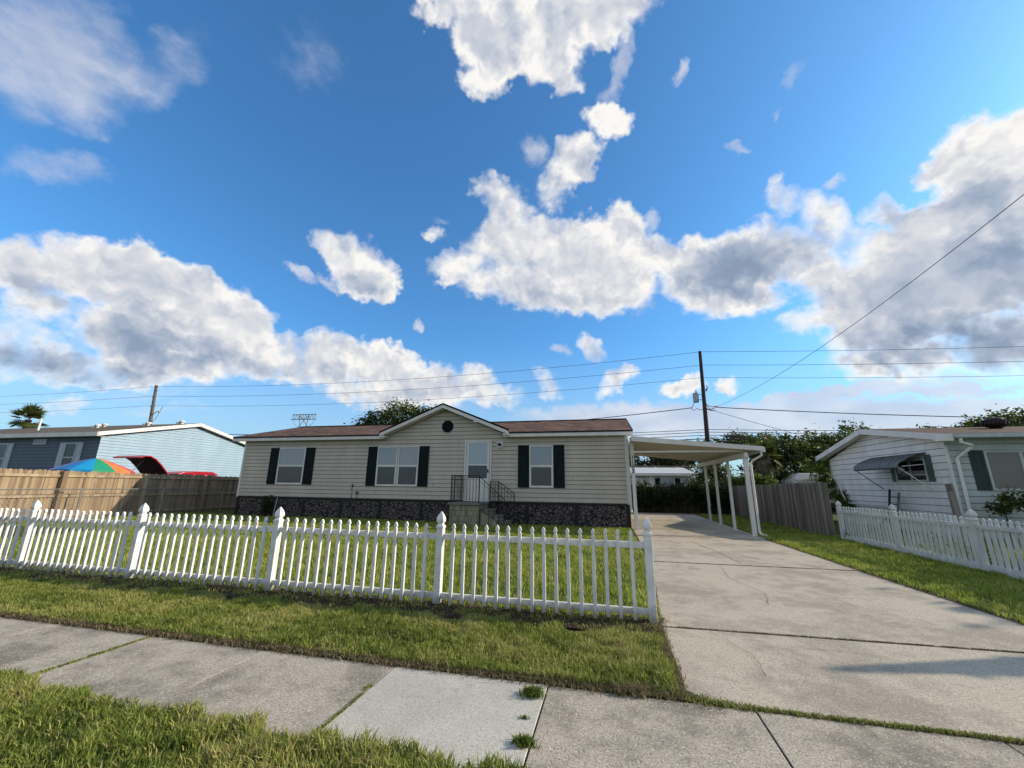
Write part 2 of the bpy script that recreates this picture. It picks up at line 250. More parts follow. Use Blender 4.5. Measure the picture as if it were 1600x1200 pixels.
def concrete(name, base, dark, lightspeck=.5, patch=.6, grit=1.0):
    def fn(k, o):
        a = k.noise(o, .75, 6, .62); bb = k.noise(o, 3.6, 6, .68); g = k.noise(o, 55, 4, .65)
        f = k.m('ADD', k.m('MULTIPLY', a, .65), k.m('MULTIPLY', bb, .35))
        c = k.mix(k.m('MULTIPLY', k.ss(f, .44, .60), patch), (*base, 1), (*dark, 1))
        c = k.mix(k.m('MULTIPLY', k.ss(g, .42, .66), .5), c, tuple(x*.62 for x in dark)+(1,))
        vo = k.n('ShaderNodeTexVoronoi', {'Vector': o, 'Scale': 62.0, 'Randomness': 1.0})
        rr = k.n('ShaderNodeSeparateColor', {0: vo.outputs['Color']}).outputs[0]
        sp = k.m('MULTIPLY', k.m('LESS_THAN', vo.outputs[0], .30), k.m('GREATER_THAN', rr, .70))
        c = k.mix(k.m('MULTIPLY', sp, lightspeck), c, (.74, .70, .63, 1))
        vo2 = k.n('ShaderNodeTexVoronoi', {'Vector': o, 'Scale': 84.0, 'Randomness': 1.0})
        rr2 = k.n('ShaderNodeSeparateColor', {0: vo2.outputs['Color']}).outputs[1]
        sp2 = k.m('MULTIPLY', k.m('LESS_THAN', vo2.outputs[0], .38), k.m('GREATER_THAN', rr2, .66))
        c = k.mix(k.m('MULTIPLY', sp2, lightspeck), c, (.045, .04, .038, 1))
        sm = k.n('ShaderNodeMapping', {'Vector': o, 'Scale': (.6, 1.6, 1)}).outputs[0]
        st = k.ss(k.noise(sm, 1.7, 9, .78, 1.2), .57, .70)
        c = k.mix(k.m('MULTIPLY', st, .42*patch), c, (.06, .055, .05, 1))
        return c, (k.m('ADD', g, k.m('MULTIPLY', sp, .6)), .5*grit, .006)
    return mat(name, fn, .9, .2)
M_conc = concrete('aggregate_concrete', (.44, .388, .315), (.215, .187, .153), .6, 1.0)
M_drive = concrete('driveway_concrete', (.475, .418, .335), (.30, .26, .208), .5, .9)
M_concnew = concrete('newer_pale_concrete', (.50, .475, .415), (.38, .36, .315), .25, .6, .7)
M_concgrey = concrete('grey_step_concrete', (.20, .19, .175), (.12, .11, .10), .2)
def fn_wood(c1, c2, c3):
    def fn(k, o):
        mp = k.n('ShaderNodeMapping', {'Vector': o, 'Scale': (7, 7, .55)}).outputs[0]
        n = k.noise(mp, 1.0, 5, .65); kn = k.noise(o, 9, 3, .5)
        # one tone per board
        bx = k.n('ShaderNodeMapping', {'Vector': o, 'Scale': (9.7, 9.7, .05)}).outputs[0]
        v = k.n('ShaderNodeTexWhiteNoise', {0: k.n('ShaderNodeVectorMath', {0: bx}, operation='FLOOR').outputs[0]}, noise_dimensions='3D').outputs[0]
        c = k.ramp(k.m('ADD', k.m('MULTIPLY', n, .65), k.m('MULTIPLY', v, .35)), [(.25, c1), (.5, c2), (.78, c3)])
        c = k.mix(k.m('MULTIPLY', k.ss(kn, .66, .72), .6), c, tuple(x*.35 for x in c1)+(1,))
        return c, (n, .35, .01)
    return fn
M_cedar = mat('weathered_cedar', fn_wood((.14, .10, .066), (.27, .195, .125), (.38, .285, .185)), .85, .2)
M_cedarlight = mat('cedar_rail', fn_wood((.23, .17, .11), (.34, .26, .17), (.44, .345, .24)), .85, .2)
M_greywood = mat('silvered_wood', fn_wood((.085, .075, .066), (.19, .17, .15), (.33, .29, .26)), .9, .15)
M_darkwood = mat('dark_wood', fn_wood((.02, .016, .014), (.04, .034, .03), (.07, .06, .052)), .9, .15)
def fn_metalroof(k, o):
    w = k.n('ShaderNodeTexWave', {'Vector': o, 'Scale': 2.2, 'Distortion': .3}, bands_direction='X').outputs[1]
    return k.mix(w, (.38, .39, .39, 1), (.66, .67, .67, 1)), (w, .6, .04)
M_metalroof = mat('ribbed_metal_roof', fn_metalroof, .45, .4)
def fn_turf(k, o):
    a = k.noise(o, 1.3, 5, .6); g = k.noise(o, 26, 4, .7)
    c = k.ramp(g, [(.3, (.030, .034, .012)), (.55, (.085, .10, .025)), (.75, (.18, .16, .065))])
    return k.mix(k.m('MULTIPLY', k.ss(a, .52, .66), .55), c, (.11, .085, .05, 1)), (g, .8, .03)
M_turf = mat('turf_soil', fn_turf, .95, .1)
def fn_soil(k, o):
    g = k.noise(o, 22, 6, .7)
    return k.ramp(g, [(.3, (.014, .011, .008)), (.55, (.042, .030, .021)), (.75, (.10, .072, .05))]), (g, 1.0, .03)
M_soil = mat('dark_soil', fn_soil, .95, .1)
def fn_asph(k, o):
    g = k.noise(o, 60, 3, .6); return k.ramp(g, [(.3, (.035, .035, .035)), (.7, (.075, .073, .07))]), (g, .5, .005)
M_asph = mat('asphalt', fn_asph, .9, .2)
def leafmat(name, stops, trans=.35):
    m = bpy.data.materials.new(name); m.use_nodes = True; t = m.node_tree; t.nodes.clear(); k = NB(t)
    at = k.n('ShaderNodeAttribute', attribute_name='tint').outputs['Fac']
    c = k.ramp(at, stops)
    d = k.n('ShaderNodeBsdfPrincipled', {'Base Color': c, 'Roughness': .55, 'Specular IOR Level': .25})
    tr = k.n('ShaderNodeBsdfTranslucent', {'Color': k.mix(.5, c, (.16, .20, .03, 1))})
    mx = k.n('ShaderNodeMixShader', {0: trans, 1: d.outputs[0], 2: tr.outputs[0]})
    k.n('ShaderNodeOutputMaterial', {0: mx.outputs[0]}); return m
M_grass = leafmat('verge_grass', [(0, (.055, .075, .014)), (.35, (.155, .21, .036)), (.70, (.32, .37, .075)), (.88, (.46, .41, .15)), (1, (.50, .40, .22))], .4)
M_lawn = leafmat('lawn_grass', [(0, (.12, .16, .022)), (.4, (.27, .35, .05)), (.75, (.42, .47, .085)), (1, (.50, .46, .17))], .45)
M_thatch = leafmat('dry_thatch', [(0, (.10, .07, .04)), (.6, (.20, .15, .09)), (1, (.34, .27, .17))], .3)
M_leaf = leafmat('tree_leaves', [(0, (.010, .018, .005)), (.45, (.045, .068, .015)), (.8, (.14, .17, .04)), (1, (.25, .26, .09))], .25)
M_leaf2 = leafmat('bright_leaves', [(0, (.025, .042, .008)), (.5, (.075, .12, .022)), (1, (.19, .24, .05))], .35)
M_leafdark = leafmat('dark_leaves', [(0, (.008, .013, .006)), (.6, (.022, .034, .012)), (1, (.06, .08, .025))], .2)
M_palm = leafmat('palm_leaves', [(0, (.018, .028, .010)), (.6, (.06, .085, .022)), (1, (.17, .19, .06))], .25)
M_drypalm = leafmat('dry_palm', [(0, (.10, .085, .05)), (1, (.28, .25, .17))], .25)
def fn_bark(k, o):
    n = k.noise(o, 8, 5, .7); return k.ramp(n, [(.3, (.03, .025, .02)), (.7, (.11, .095, .08))]), (n, .8, .03)
M_bark = mat('bark', fn_bark, .95, .1)

# ------------------------------------------------------------------ mesh helpers
ORG = {}
def org(p): return ORG.get(p.name, Vector((0, 0, 0))) if p else Vector((0, 0, 0))
class MB:
    K = 1.0
    def __init__(s): s.v = []; s.f = []; s.mi = []; s.cur = 0
    def quad(s, *p):
        i = len(s.v); s.v += [tuple(x) for x in p]; s.f.append(tuple(range(i, i+len(p)))); s.mi.append(s.cur); return s
    def hexa(s, c):      # 8 corners: bottom 4 ccw, top 4 ccw
        i = len(s.v); s.v += [tuple(x) for x in c]
        for q in ((3, 2, 1, 0), (4, 5, 6, 7), (0, 1, 5, 4), (1, 2, 6, 5), (2, 3, 7, 6), (3, 0, 4, 7)): s.f.append(tuple(i+k for k in q)); s.mi.append(s.cur)
        return s
    def box(s, x0, x1, y0, y1, z0, z1):
        return s.hexa([(x0, y0, z0), (x1, y0, z0), (x1, y1, z0), (x0, y1, z0), (x0, y0, z1), (x1, y0, z1), (x1, y1, z1), (x0, y1, z1)])
    def bar(s, a, b_, w, h=None, upv=(0, 0, 1)):
        h = h or w; a = Vector(a); b_ = Vector(b_); d = (b_-a).normalized(); u = Vector(upv)
        if abs(d.dot(u)) > .95: u = Vector((1, 0, 0))
        r = d.cross(u).normalized()*w/2; u = r.cross(d).normalized()*h/2
        return s.hexa([a-r-u, a+r-u, b_+r-u, b_-r-u, a-r+u, a+r+u, b_+r+u, b_-r+u])
    def tube(s, pts, r, n=8, cap=True):
        pts = [Vector(p) for p in pts]; rs = r if isinstance(r, (list, tuple)) else [r]*len(pts)
        base = len(s.v); prev = None
        for k, p in enumerate(pts):
            d = (pts[min(k+1, len(pts)-1)]-pts[max(k-1, 0)]).normalized()
            u = prev or (Vector((0, 0, 1)) if abs(d.z) < .9 else Vector((1, 0, 0)))
            a = d.cross(u).normalized(); u = a.cross(d).normalized(); prev = u
            for j in range(n):
                t = 2*PI*j/n; s.v.append(tuple(p+(a*math.cos(t)+u*math.sin(t))*rs[k]))
        for k in range(len(pts)-1):
            for j in range(n):
                s.f.append((base+k*n+j, base+k*n+(j+1) % n, base+(k+1)*n+(j+1) % n, base+(k+1)*n+j)); s.mi.append(s.cur)
        if cap:
            s.f.append(tuple(base+j for j in range(n))[::-1]); s.mi.append(s.cur)
            s.f.append(tuple(base+(len(pts)-1)*n+j for j in range(n))); s.mi.append(s.cur)
        return s
    def lathe(s, c, prof, n=16, phase=0.0):
        base = len(s.v)
        for r, z in prof:
            for j in range(n):
                t = 2*PI*j/n+phase; s.v.append((c[0]+r*math.cos(t), c[1]+r*math.sin(t), c[2]+z))
        for k in range(len(prof)-1):
            for j in range(n): s.f.append((base+k*n+j, base+k*n+(j+1) % n, base+(k+1)*n+(j+1) % n, base+(k+1)*n+j)); s.mi.append(s.cur)
        s.f.append(tuple(base+j for j in range(n))[::-1]); s.mi.append(s.cur)
        s.f.append(tuple(base+(len(prof)-1)*n+j for j in range(n))); s.mi.append(s.cur)
        return s
    def prism(s, poly, e):   # polygon points (3D) extruded along vector e
        i = len(s.v); n = len(poly); e = Vector(e)
        s.v += [tuple(p) for p in poly]+[tuple(Vector(p)+e) for p in poly]
        s.f.append(tuple(range(i, i+n))); s.f.append(tuple(range(i+2*n-1, i+n-1, -1))); s.mi += [s.cur]*2
        for k in range(n): s.f.append((i+k, i+n+k, i+n+(k+1) % n, i+(k+1) % n)); s.mi.append(s.cur)
        return s
    def build(s, name, m, parent=None, smooth=False, bevel=0.0):
        o_ = org(parent); me = bpy.data.meshes.new(name); q = MB.K
        me.from_pydata([(x*q-o_.x, y*q-o_.y, 1.6+(z-1.6)*q-o_.z) for x, y, z in s.v], [], s.f)
        for k in (m if isinstance(m, (list, tuple)) else [m]): me.materials.append(k)
        me.polygons.foreach_set('material_index', s.mi)
        if smooth: me.polygons.foreach_set('use_smooth', [True]*len(me.polygons))
        import bmesh
        bm = bmesh.new(); bm.from_mesh(me); bmesh.ops.recalc_face_normals(bm, faces=bm.faces); bm.to_mesh(me); bm.free()
        o = bpy.data.objects.new(name, me); COL.objects.link(o)
        if bevel:
            md = o.modifiers.new('bevel', 'BEVEL'); md.width = bevel; md.segments = 2; md.limit_method = 'ANGLE'
        if parent: o.parent = parent; ORG[o.name] = o_
        return o
def tag(o, label=None, cat=None, group=None, kind=None):
    if label: o['label'] = label
    if cat: o['category'] = cat
    if group: o['group'] = group
    if kind: o['kind'] = kind
    return o
def thing(name, loc, label, cat, group=None):
    o = bpy.data.objects.new(name, None); COL.objects.link(o); loc = (loc[0]*MB.K, loc[1]*MB.K, loc[2]); o.location = loc; ORG[o.name] = Vector(loc); o.empty_display_size = .2
    return tag(o, label, cat, group)
def copy_tree(o, parent=None):
    c = o.copy(); COL.objects.link(c); c.parent = parent; ORG[c.name] = ORG.get(o.name, Vector((0, 0, 0)))
    for ch in list(o.children): copy_tree(ch, c)
    return c
def fast_mesh(name, V, F, m, tint=None, parent=None, ftype=4):
    """V (n,3), F (k,ftype) numpy"""
    o_ = np.array(org(parent)); V = V*MB.K; V[:, 2] += 1.6*(1-MB.K); V = V-o_
    me = bpy.data.meshes.new(name); me.vertices.add(len(V)); me.vertices.foreach_set('co', V.astype(np.float32).ravel())
    k = F.shape[1]; me.loops.add(F.size); me.loops.foreach_set('vertex_index', F.astype(np.int32).ravel())
    me.polygons.add(len(F)); me.polygons.foreach_set('loop_start', np.arange(0, F.size, k, dtype=np.int32)); me.polygons.foreach_set('loop_total', np.full(len(F), k, dtype=np.int32))
    me.update(calc_edges=True)
    if tint is not None:
        a = me.attributes.new('tint', 'FLOAT', 'POINT'); a.data.foreach_set('value', tint.astype(np.float32))
    me.materials.append(m); o = bpy.data.objects.new(name, me); COL.objects.link(o)
    if parent: o.parent = parent; ORG[o.name] = org(parent)
    return o
def sheet(name, x0, x1, y0, y1, z, m, nx=1, ny=1, amp=0.0, kind='structure', sc=1.0, poly=None):
    xs = np.linspace(x0, x1, nx+1); ys = np.linspace(y0, y1, ny+1); X, Y = np.meshgrid(xs, ys); Z = np.full_like(X, z)
    if amp: Z = Z+amp*(np.sin(X*3.1*sc+1.3)*np.sin(Y*2.7*sc+.4)+.6*np.sin(X*7.3*sc+Y*5.1*sc)+.5*np.sin(X*13.7*sc-Y*11.9*sc+2))
    V = np.stack([X.ravel(), Y.ravel(), Z.ravel()], 1); i = np.arange((nx+1)*(ny+1)).reshape(ny+1, nx+1)
    F = np.stack([i[:-1, :-1].ravel(), i[:-1, 1:].ravel(), i[1:, 1:].ravel(), i[1:, :-1].ravel()], 1)
    o = fast_mesh(name, V, F, m); o['kind'] = kind; return o
# ================================================================== THE SETTING
sheet('ground', -900, 900, -300, 1500, -.06, M_turf, 4, 4)
sheet('road', -300, 300, -9.0, -1.2, -.045, M_asph)
kb = MB(); kb.box(-300, 300, -1.2, -1.02, -.055, .012); tag(kb.build('kerb', M_conc), kind='structure')
# pavement slabs: cast panels with real joints
sw = MB(); rs = random.Random(3)
joints = [-4.80-1.44*k for k in range(22, 0, -1)]+[-4.80, -3.36, -1.955, -.565, .98, 2.45, 3.9, 5.35]+[5.35+1.44*k for k in range(1, 22)]
for i, (a, c) in enumerate(zip(joints[:-1], joints[1:])):
    sw.cur = 1 if abs(a+1.955) < .01 else 0
    whole = (round((a+4.8)/1.44) % 2 == 0 and a < -2)        # cast in pairs: only a fine crack in between
    if whole or i == 0 or a > -2: dz = rs.uniform(-.004, .004)
    ga = .006 if (whole or a > -2) else .0015; gc = .0015 if whole else .006
    sw.box(a+ga, c-gc, 2.62, 3.80, -.05, 0.0+dz)
tag(sw.build('pavement', [M_conc, M_concnew], bevel=.004), kind='structure')
# driveway panels
dv = MB()
def panel(pts): dv.prism([(x, y, -.05) for x, y in pts], (0, 0, .05+rs.uniform(-.004, .004)))
panel([(.52, 4.02), (.72, 3.86), (1.3, 3.835), (6.4, 3.90), (6.1, 4.3), (5.25, 5.2), (4.95, 5.76), (.52, 5.58), (.49, 4.6)])
panel([(.53, 5.605), (4.93, 5.785), (4.86, 10.17), (.80, 10.05)])
panel([(.805, 10.075), (4.86, 10.195), (4.80, 15.28), (.80, 15.13)])
panel([(.80, 15.155), (4.80, 15.305), (4.95, 15.6), (4.97, 21.0), (.80, 21.0)])
panel([(.80, 21.02), (4.97, 21.02), (4.97, 28.3), (.80, 28.3)])
tag(dv.build('driveway', M_drive, bevel=.008), kind='structure')
soil = MB(); soil.box(-32, 26, 2.63, 3.79, -.054, -.006);  soil.box(.45, 6.5, 3.78, 3.93, -.055, -.012); soil.prism([(.54, 4.05, -.0555), (5.06, 4.05, -.0555), (5.06, 28.2, -.0555), (.82, 28.2, -.0555), (.82, 10.5, -.0555)], (0, 0, .049)); tag(soil.build('joint_soil', M_soil), kind='structure')
def crack(pts, w, seed):
    r = random.Random(seed); m = MB(); P = []
    for a, c in zip(pts[:-1], pts[1:]):
        n = max(3, int(math.dist(a, c)/.07))
        for k in range(n): t = k/n; P.append((a[0]+(c[0]-a[0])*t+r.uniform(-.02, .02), a[1]+(c[1]-a[1])*t+r.uniform(-.02, .02)))
    P.append(pts[-1])
    for (a, c) in zip(P[:-1], P[1:]):
        d = (c[0]-a[0], c[1]-a[1]); L = math.hypot(*d) or 1; nx, ny = -d[1]/L*w, d[0]/L*w; q = r.uniform(.4, 1); m.quad((a[0]-nx*q, a[1]-ny*q, .009), (c[0]-nx*q, c[1]-ny*q, .009), (c[0]+nx*q, c[1]+ny*q, .009), (a[0]+nx*q, a[1]+ny*q, .009))
    return tag(m.build('driveway_crack', M_soil), kind='structure')
crack([(2.35, 13.9), (2.6, 12.0), (2.72, 10.25)], .009, 1); crack([(4.2, 10.3), (3.9, 10.7), (3.3, 10.9), (3.0, 11.6)], .006, 2)
crack([(2.2, 10.0), (2.05, 8.7), (2.3, 7.6), (2.1, 6.9)], .004, 3); crack([(1.05, 5.55), (1.3, 4.9), (1.25, 4.4)], .003, 4)
# turf beds (soil under the grass)
sheet('verge_soil', -40, .50, 3.82, 5.75, .012, M_turf, 160, 10, .010)
sheet('front_verge_soil', -40, 12, -1.02, 2.66, .010, M_turf, 160, 14, .008)
ls = sheet('lawn_soil', -40, .50, 5.75, 34, .015, M_turf, 80, 60, .010)
for v_ in ls.data.vertices:
    if v_.co.x > .4: v_.co.x = .50+min(.27, max(0, (v_.co.y-5.75)*.064))
sheet('side_strip_soil', 4.98, 60, 3.92, 60, .012, M_turf, 80, 80, .010)

sheet('bare_soil_shadow_band', -40, .50, 5.14, 5.74, .024, M_soil, 200, 6, .012, sc=1.7)  # bare earth, its tone also darkened to deepen the fence's shadow band
# ================================================================== GRASS
def blades(name, P, h, w, lean, m, tint, seed, kind='stuff'):
    r = np.random.default_rng(seed); n = len(P)
    if np.isscalar(h): h = np.full(n, h)
    h = h*r.uniform(.45, 1.15, n); w = w*r.uniform(.7, 1.3, n)
    az = r.uniform(0, 2*PI, n); f = r.uniform(0, 2*PI, n); l = lean*r.uniform(.2, 1.2, n)*h
    sx, sy = np.cos(f)*w/2, np.sin(f)*w/2; dx, dy = np.cos(az)*l, np.sin(az)*l
    x, y, z = P.T
    V = np.empty((n, 6, 3))
    V[:, 0] = np.stack([x-sx, y-sy, z], 1); V[:, 1] = np.stack([x+sx, y+sy, z], 1)
    V[:, 2] = np.stack([x+sx*.8+dx*.35, y+sy*.8+dy*.35, z+h*.6], 1); V[:, 3] = np.stack([x-sx*.8+dx*.35, y-sy*.8+dy*.35, z+h*.6], 1)
    tip = np.maximum(h*(1-.35*(l/h)**2), h*.25)
    V[:, 4] = np.stack([x+sx*.12+dx, y+sy*.12+dy, z+tip], 1); V[:, 5] = np.stack([x-sx*.12+dx, y-sy*.12+dy, z+tip], 1)
    i = np.arange(n)[:, None]*6
    F = np.concatenate([i+[0, 1, 2, 3], i+[3, 2, 4, 5]])
    o = fast_mesh(name, V.reshape(-1, 3), F, m, np.repeat(np.clip(tint, 0, 1), 6))
    o['kind'] = kind; return o
def vnoise(x, y, s, seed):
    r = np.random.default_rng(seed); G = r.random((64, 64)); u = x/s % 64; v = y/s % 64
    i = np.floor(u).astype(int); j = np.floor(v).astype(int); a = u-i; c = v-j; a = a*a*(3-2*a); c = c*c*(3-2*c)
    g = lambda p, q: G[p % 64, q % 64]
    return (g(i, j)*(1-a)+g(i+1, j)*a)*(1-c)+(g(i, j+1)*(1-a)+g(i+1, j+1)*a)*c
def scatter(n, x0, x1, y0, y1, seed, z=.012):
    r = np.random.default_rng(seed); return np.stack([r.uniform(x0, x1, n), r.uniform(y0, y1, n), np.full(n, z)], 1)
def grass_patch(name, dens, x0, x1, y0, y1, h, w, lean, m, seed, keep=None, clump=.5, tb=.0, label=None):
    n = int(dens*(x1-x0)*(y1-y0)); P = scatter(n, x0, x1, y0, y1, seed)
    if keep is not None: P = P[keep(P[:, 0], P[:, 1])]
    a = vnoise(P[:, 0], P[:, 1], .13, seed+1); c = vnoise(P[:, 0], P[:, 1], .55, seed+2); d = vnoise(P[:, 0], P[:, 1], .035, seed+5)
    r = np.random.default_rng(seed+3); ok = r.random(len(P)) < (.25+1.1*a*(1-clump)+clump*1.5*a*d*1.6); P = P[ok]; a = a[ok]; c = c[ok]
    tint = .14+.62*r.random(len(P))+.42*(c-.5)+.25*(a-.5)+tb; straw = r.random(len(P)) < (.10+.25*(c > .62)); tint[straw] = r.uniform(.8, 1, straw.sum())
    o = blades(name, P, h*(.55+.8*a), w, lean, m, tint, seed+4)
    if label: tag(o, label, 'grass')
    return o
wob = lambda x: .035*np.sin(x*5.3)+.03*np.sin(x*11.1+1)+.02*np.sin(x*23)
grass_patch('verge_grass', 9500, -14, .62, 3.82, 5.25, .064, .0075, .75, M_grass, 11, keep=lambda x, y: (y > 3.90+wob(x)*.8) & (y < 5.17+wob(x*.7)*2.4) & (x < .46+.03*np.sin(y*9)) | ((y > 3.86) & (y < 4.5) & (x < .46+.0*y)), label='rough tufted grass strip between the white picket fence and the pavement')
grass_patch('fence_edge_grass', 1300, -14, .50, 5.15, 5.8, .055, .007, .8, M_grass, 21, tb=.1, label='thin sparse grass and weeds at the foot of the picket fence')
grass_patch('front_verge_grass', 11000, -7.5, .2, 1.3, 2.80, .076, .0075, .75, M_grass, 31, keep=lambda x, y: (y < 2.70+wob(x+3)+.09*np.clip((-x-3.9), 0, 1)) & (x < -.55+(2.75-y)*.5), label='tall unmown grass along the near edge of the pavement')
grass_patch('lawn', 1150, -16, .76, 5.7, 10.5, .085, .012, .6, M_lawn, 41, keep=lambda x, y: x < .55+(y-5.7)*.045, clump=.3, label='sunlit mown front lawn behind the white picket fence')
grass_patch('back_lawn', 620, -21.5, .74, 10.5, 17.0, .085, .018, .6, M_lawn, 45, clump=.3, label='far half of the front lawn running up to the tan house')
grass_patch('side_grass', 1500, 4.82, 7.6, 4.3, 17, .07, .011, .6, M_lawn, 51, keep=lambda x, y: x > np.where(y < 10.2, 4.93-.016*(y-5.8), 4.84)+wob(y*1.3)*.6+np.clip((5.6-y), 0, 2)*.8, clump=.3, label='grass strip between the driveway and the neighbour picket fence')
grass_patch('neighbour_grass', 650, 7.5, 13.5, 8, 17, .13, .016, .6, M_grass, 55, clump=.5, tb=.1, label='longer grass inside the neighbour picket fence')
grass_patch('carport_side_grass', 500, 4.95, 7.6, 17, 28, .06, .016, .6, M_lawn, 57, clump=.3, label='grass strip between the carport posts and the weathered board fence')
# dry thatch along the cut edge of the verge, driveway joint and slab joints
def thatch(name, pts, wid, n, h, seed, m, label):
    r = np.random.default_rng(seed); P = []
    for (a, c, wa, wb) in pts:
        k = int(n*math.dist(a, c)); t = r.random(k); q = r.normal(0, .45, k)*(wa+(wb-wa)*t)*wid
        d = np.array([c[0]-a[0], c[1]-a[1]]); d = d/np.linalg.norm(d)
        x = a[0]+(c[0]-a[0])*t-d[1]*q; y = a[1]+(c[1]-a[1])*t+d[0]*q; P.append(np.stack([x, y, np.full(k, .0)], 1))
    P = np.concatenate(P); cl = vnoise(P[:, 0], P[:, 1], .06, seed+8); P = P[r.random(len(P)) < .25+cl*1.1]
    return tag(blades(name, P, h, .006, 1.0, m, r.random(len(P)), seed+1), label, 'grass')
thatch('dry_grass_edge', [((-14, 3.86), (-5, 3.85), .05, .05), ((-5, 3.85), (.15, 3.86), .05, .07), ((.15, 3.88), (.52, 3.92), .09, .07), ((.49, 4.0), (.47, 5.5), .035, .05)], 1.5, 2300, .05, 61, M_thatch, 'dry brown thatch along the cut edge of the verge')
thatch('driveway_edge_litter', [((5.3, 5.2), (4.95, 5.8), .03, .03), ((4.94, 5.8), (4.87, 10.2), .03, .03), ((4.86, 10.2), (4.82, 15.2), .03, .03), ((.53, 5.7), (.80, 10.1), .02, .02), ((.80, 10.1), (.80, 17), .02, .02)], 1, 700, .03, 63, M_thatch, 'dry grass fringe along the long edges of the driveway')
thatch('joint_grass', [((.5, 3.86), (1.0, 3.82), .10, .04), ((1.0, 3.82), (3.0, 3.82), .035, .018), ((3.0, 3.82), (6, 3.84), .018, .015)], 1, 1500, .03, 65, M_grass, 'line of grass growing in the joint between driveway and pavement')
thatch('dead_grass_tuft', [((-.03, 3.83), (.2, 3.86), .07, .06)], 1.2, 6000, .06, 68, M_thatch, 'tuft of dead hay-coloured grass at the corner of the verge')
thatch('fence_foot_litter', [((-14, 5.45), (.45, 5.48), .12, .12), ((.5, 5.5), (.56, 5.9), .05, .04)], 1.6, 1100, .03, 71, M_thatch, 'brown grass litter under the picket fence')
thatch('driveway_joint_litter', [((.5, 5.59), (4.9, 5.77), .007, .006), ((.8, 10.06), (4.8, 10.18), .008, .008), ((.8, 15.14), (4.8, 15.29), .008, .008)], 1, 900, .014, 73, M_thatch, 'dry grass litter caught in the driveway joints')
def weed(x, y, r_, n, label, seed, h=.05):
    g = np.random.default_rng(seed); a = g.uniform(0, 2*PI, n); q = np.abs(g.normal(0, .5, n))*r_
    P = np.stack([x+np.cos(a)*q, y+np.sin(a)*q*.7, np.full(n, 0.0)], 1)
    o = blades('weed', P, h, .010, .9, M_leaf2, g.uniform(.3, 1, n), seed+1, kind='x'); del o['kind']
    return tag(o, label, 'weed', 'weeds in the pavement joints')
thatch('joint_litter', [((.5, 3.86), (1.0, 3.82), .14, .05), ((1.0, 3.82), (6, 3.84), .04, .02)], 1.2, 900, .022, 76, M_thatch, 'dry brown litter lying along the joint between driveway and pavement')
weed(-.66, 3.60, .085, 620, 'larger bright green weed tuft at the right end of the pale slab', 81, .06)
weed(-.60, 2.98, .075, 380, 'small weed tuft in the joint near the bottom edge of the pale slab', 83, .05)
weed(-.66, 3.27, .03, 60, 'tiny weed sprig beside the joint halfway across the pale slab', 85, .025)
thatch('slab_joint_grass', [((-4.8, 2.7), (-4.8, 2.95), .09, .04), ((-4.8, 2.95), (-4.8, 3.35), .018, .03), ((-4.8, 3.35), (-4.8, 3.5), .04, .012), ((-4.8, 3.5), (-4.8, 3.8), .01, .012), ((-1.955, 2.7), (-1.955, 3.3), .014, .010), ((-1.99, 3.33), (-1.955, 3.42), .03, .02)], 1, 1500, .02, 87, M_grass, 'green moss and grass in the joints between the pavement slabs')

# ================================================================== WHITE PICKET FENCES
TL = random.Random(77)
def picket_shape(mb, u0, w, t, z0, z1, ax):
    """gothic picket: flat board, notch, pointed head. ax='x': fence runs along X"""
    h = z1; prof = [(-w/2, z0), (-w/2, h-.090), (-w*.30, h-.082), (-w*.30, h-.068), (-w*.56, h-.062), (-w*.56, h-.044), (-w*.36, h-.018), (0, h), (w*.36, h-.018), (w*.56, h-.044), (w*.56, h-.062), (w*.30, h-.068), (w*.30, h-.082), (w/2, h-.090), (w/2, z0)]
    tl = TL.uniform(-.007, .007)
    if ax == 'x': mb.prism([(u0[0]+a+tl*z, u0[1], z) for a, z in prof], (0, t, 0))
    else: mb.prism([(u0[0], u0[1]+a, z) for a, z in prof], (t, 0, 0))
    return mb
def post_cap(c, w, m, parent):
    k = MB(); q = w*.7071
    k.lathe(c, [(q*1.14, -.028), (q*1.14, 0), (q*.95, .008), (q*.74, .018), (q*.72, .036), (q*.92, .046), (q*1.06, .062), (q*1.10, .080), (q*1.02, .108), (q*.78, .142), (q*.44, .172), (q*.10, .198)], 4, PI/4)
    return k.build('post_cap', m, parent, bevel=.004)
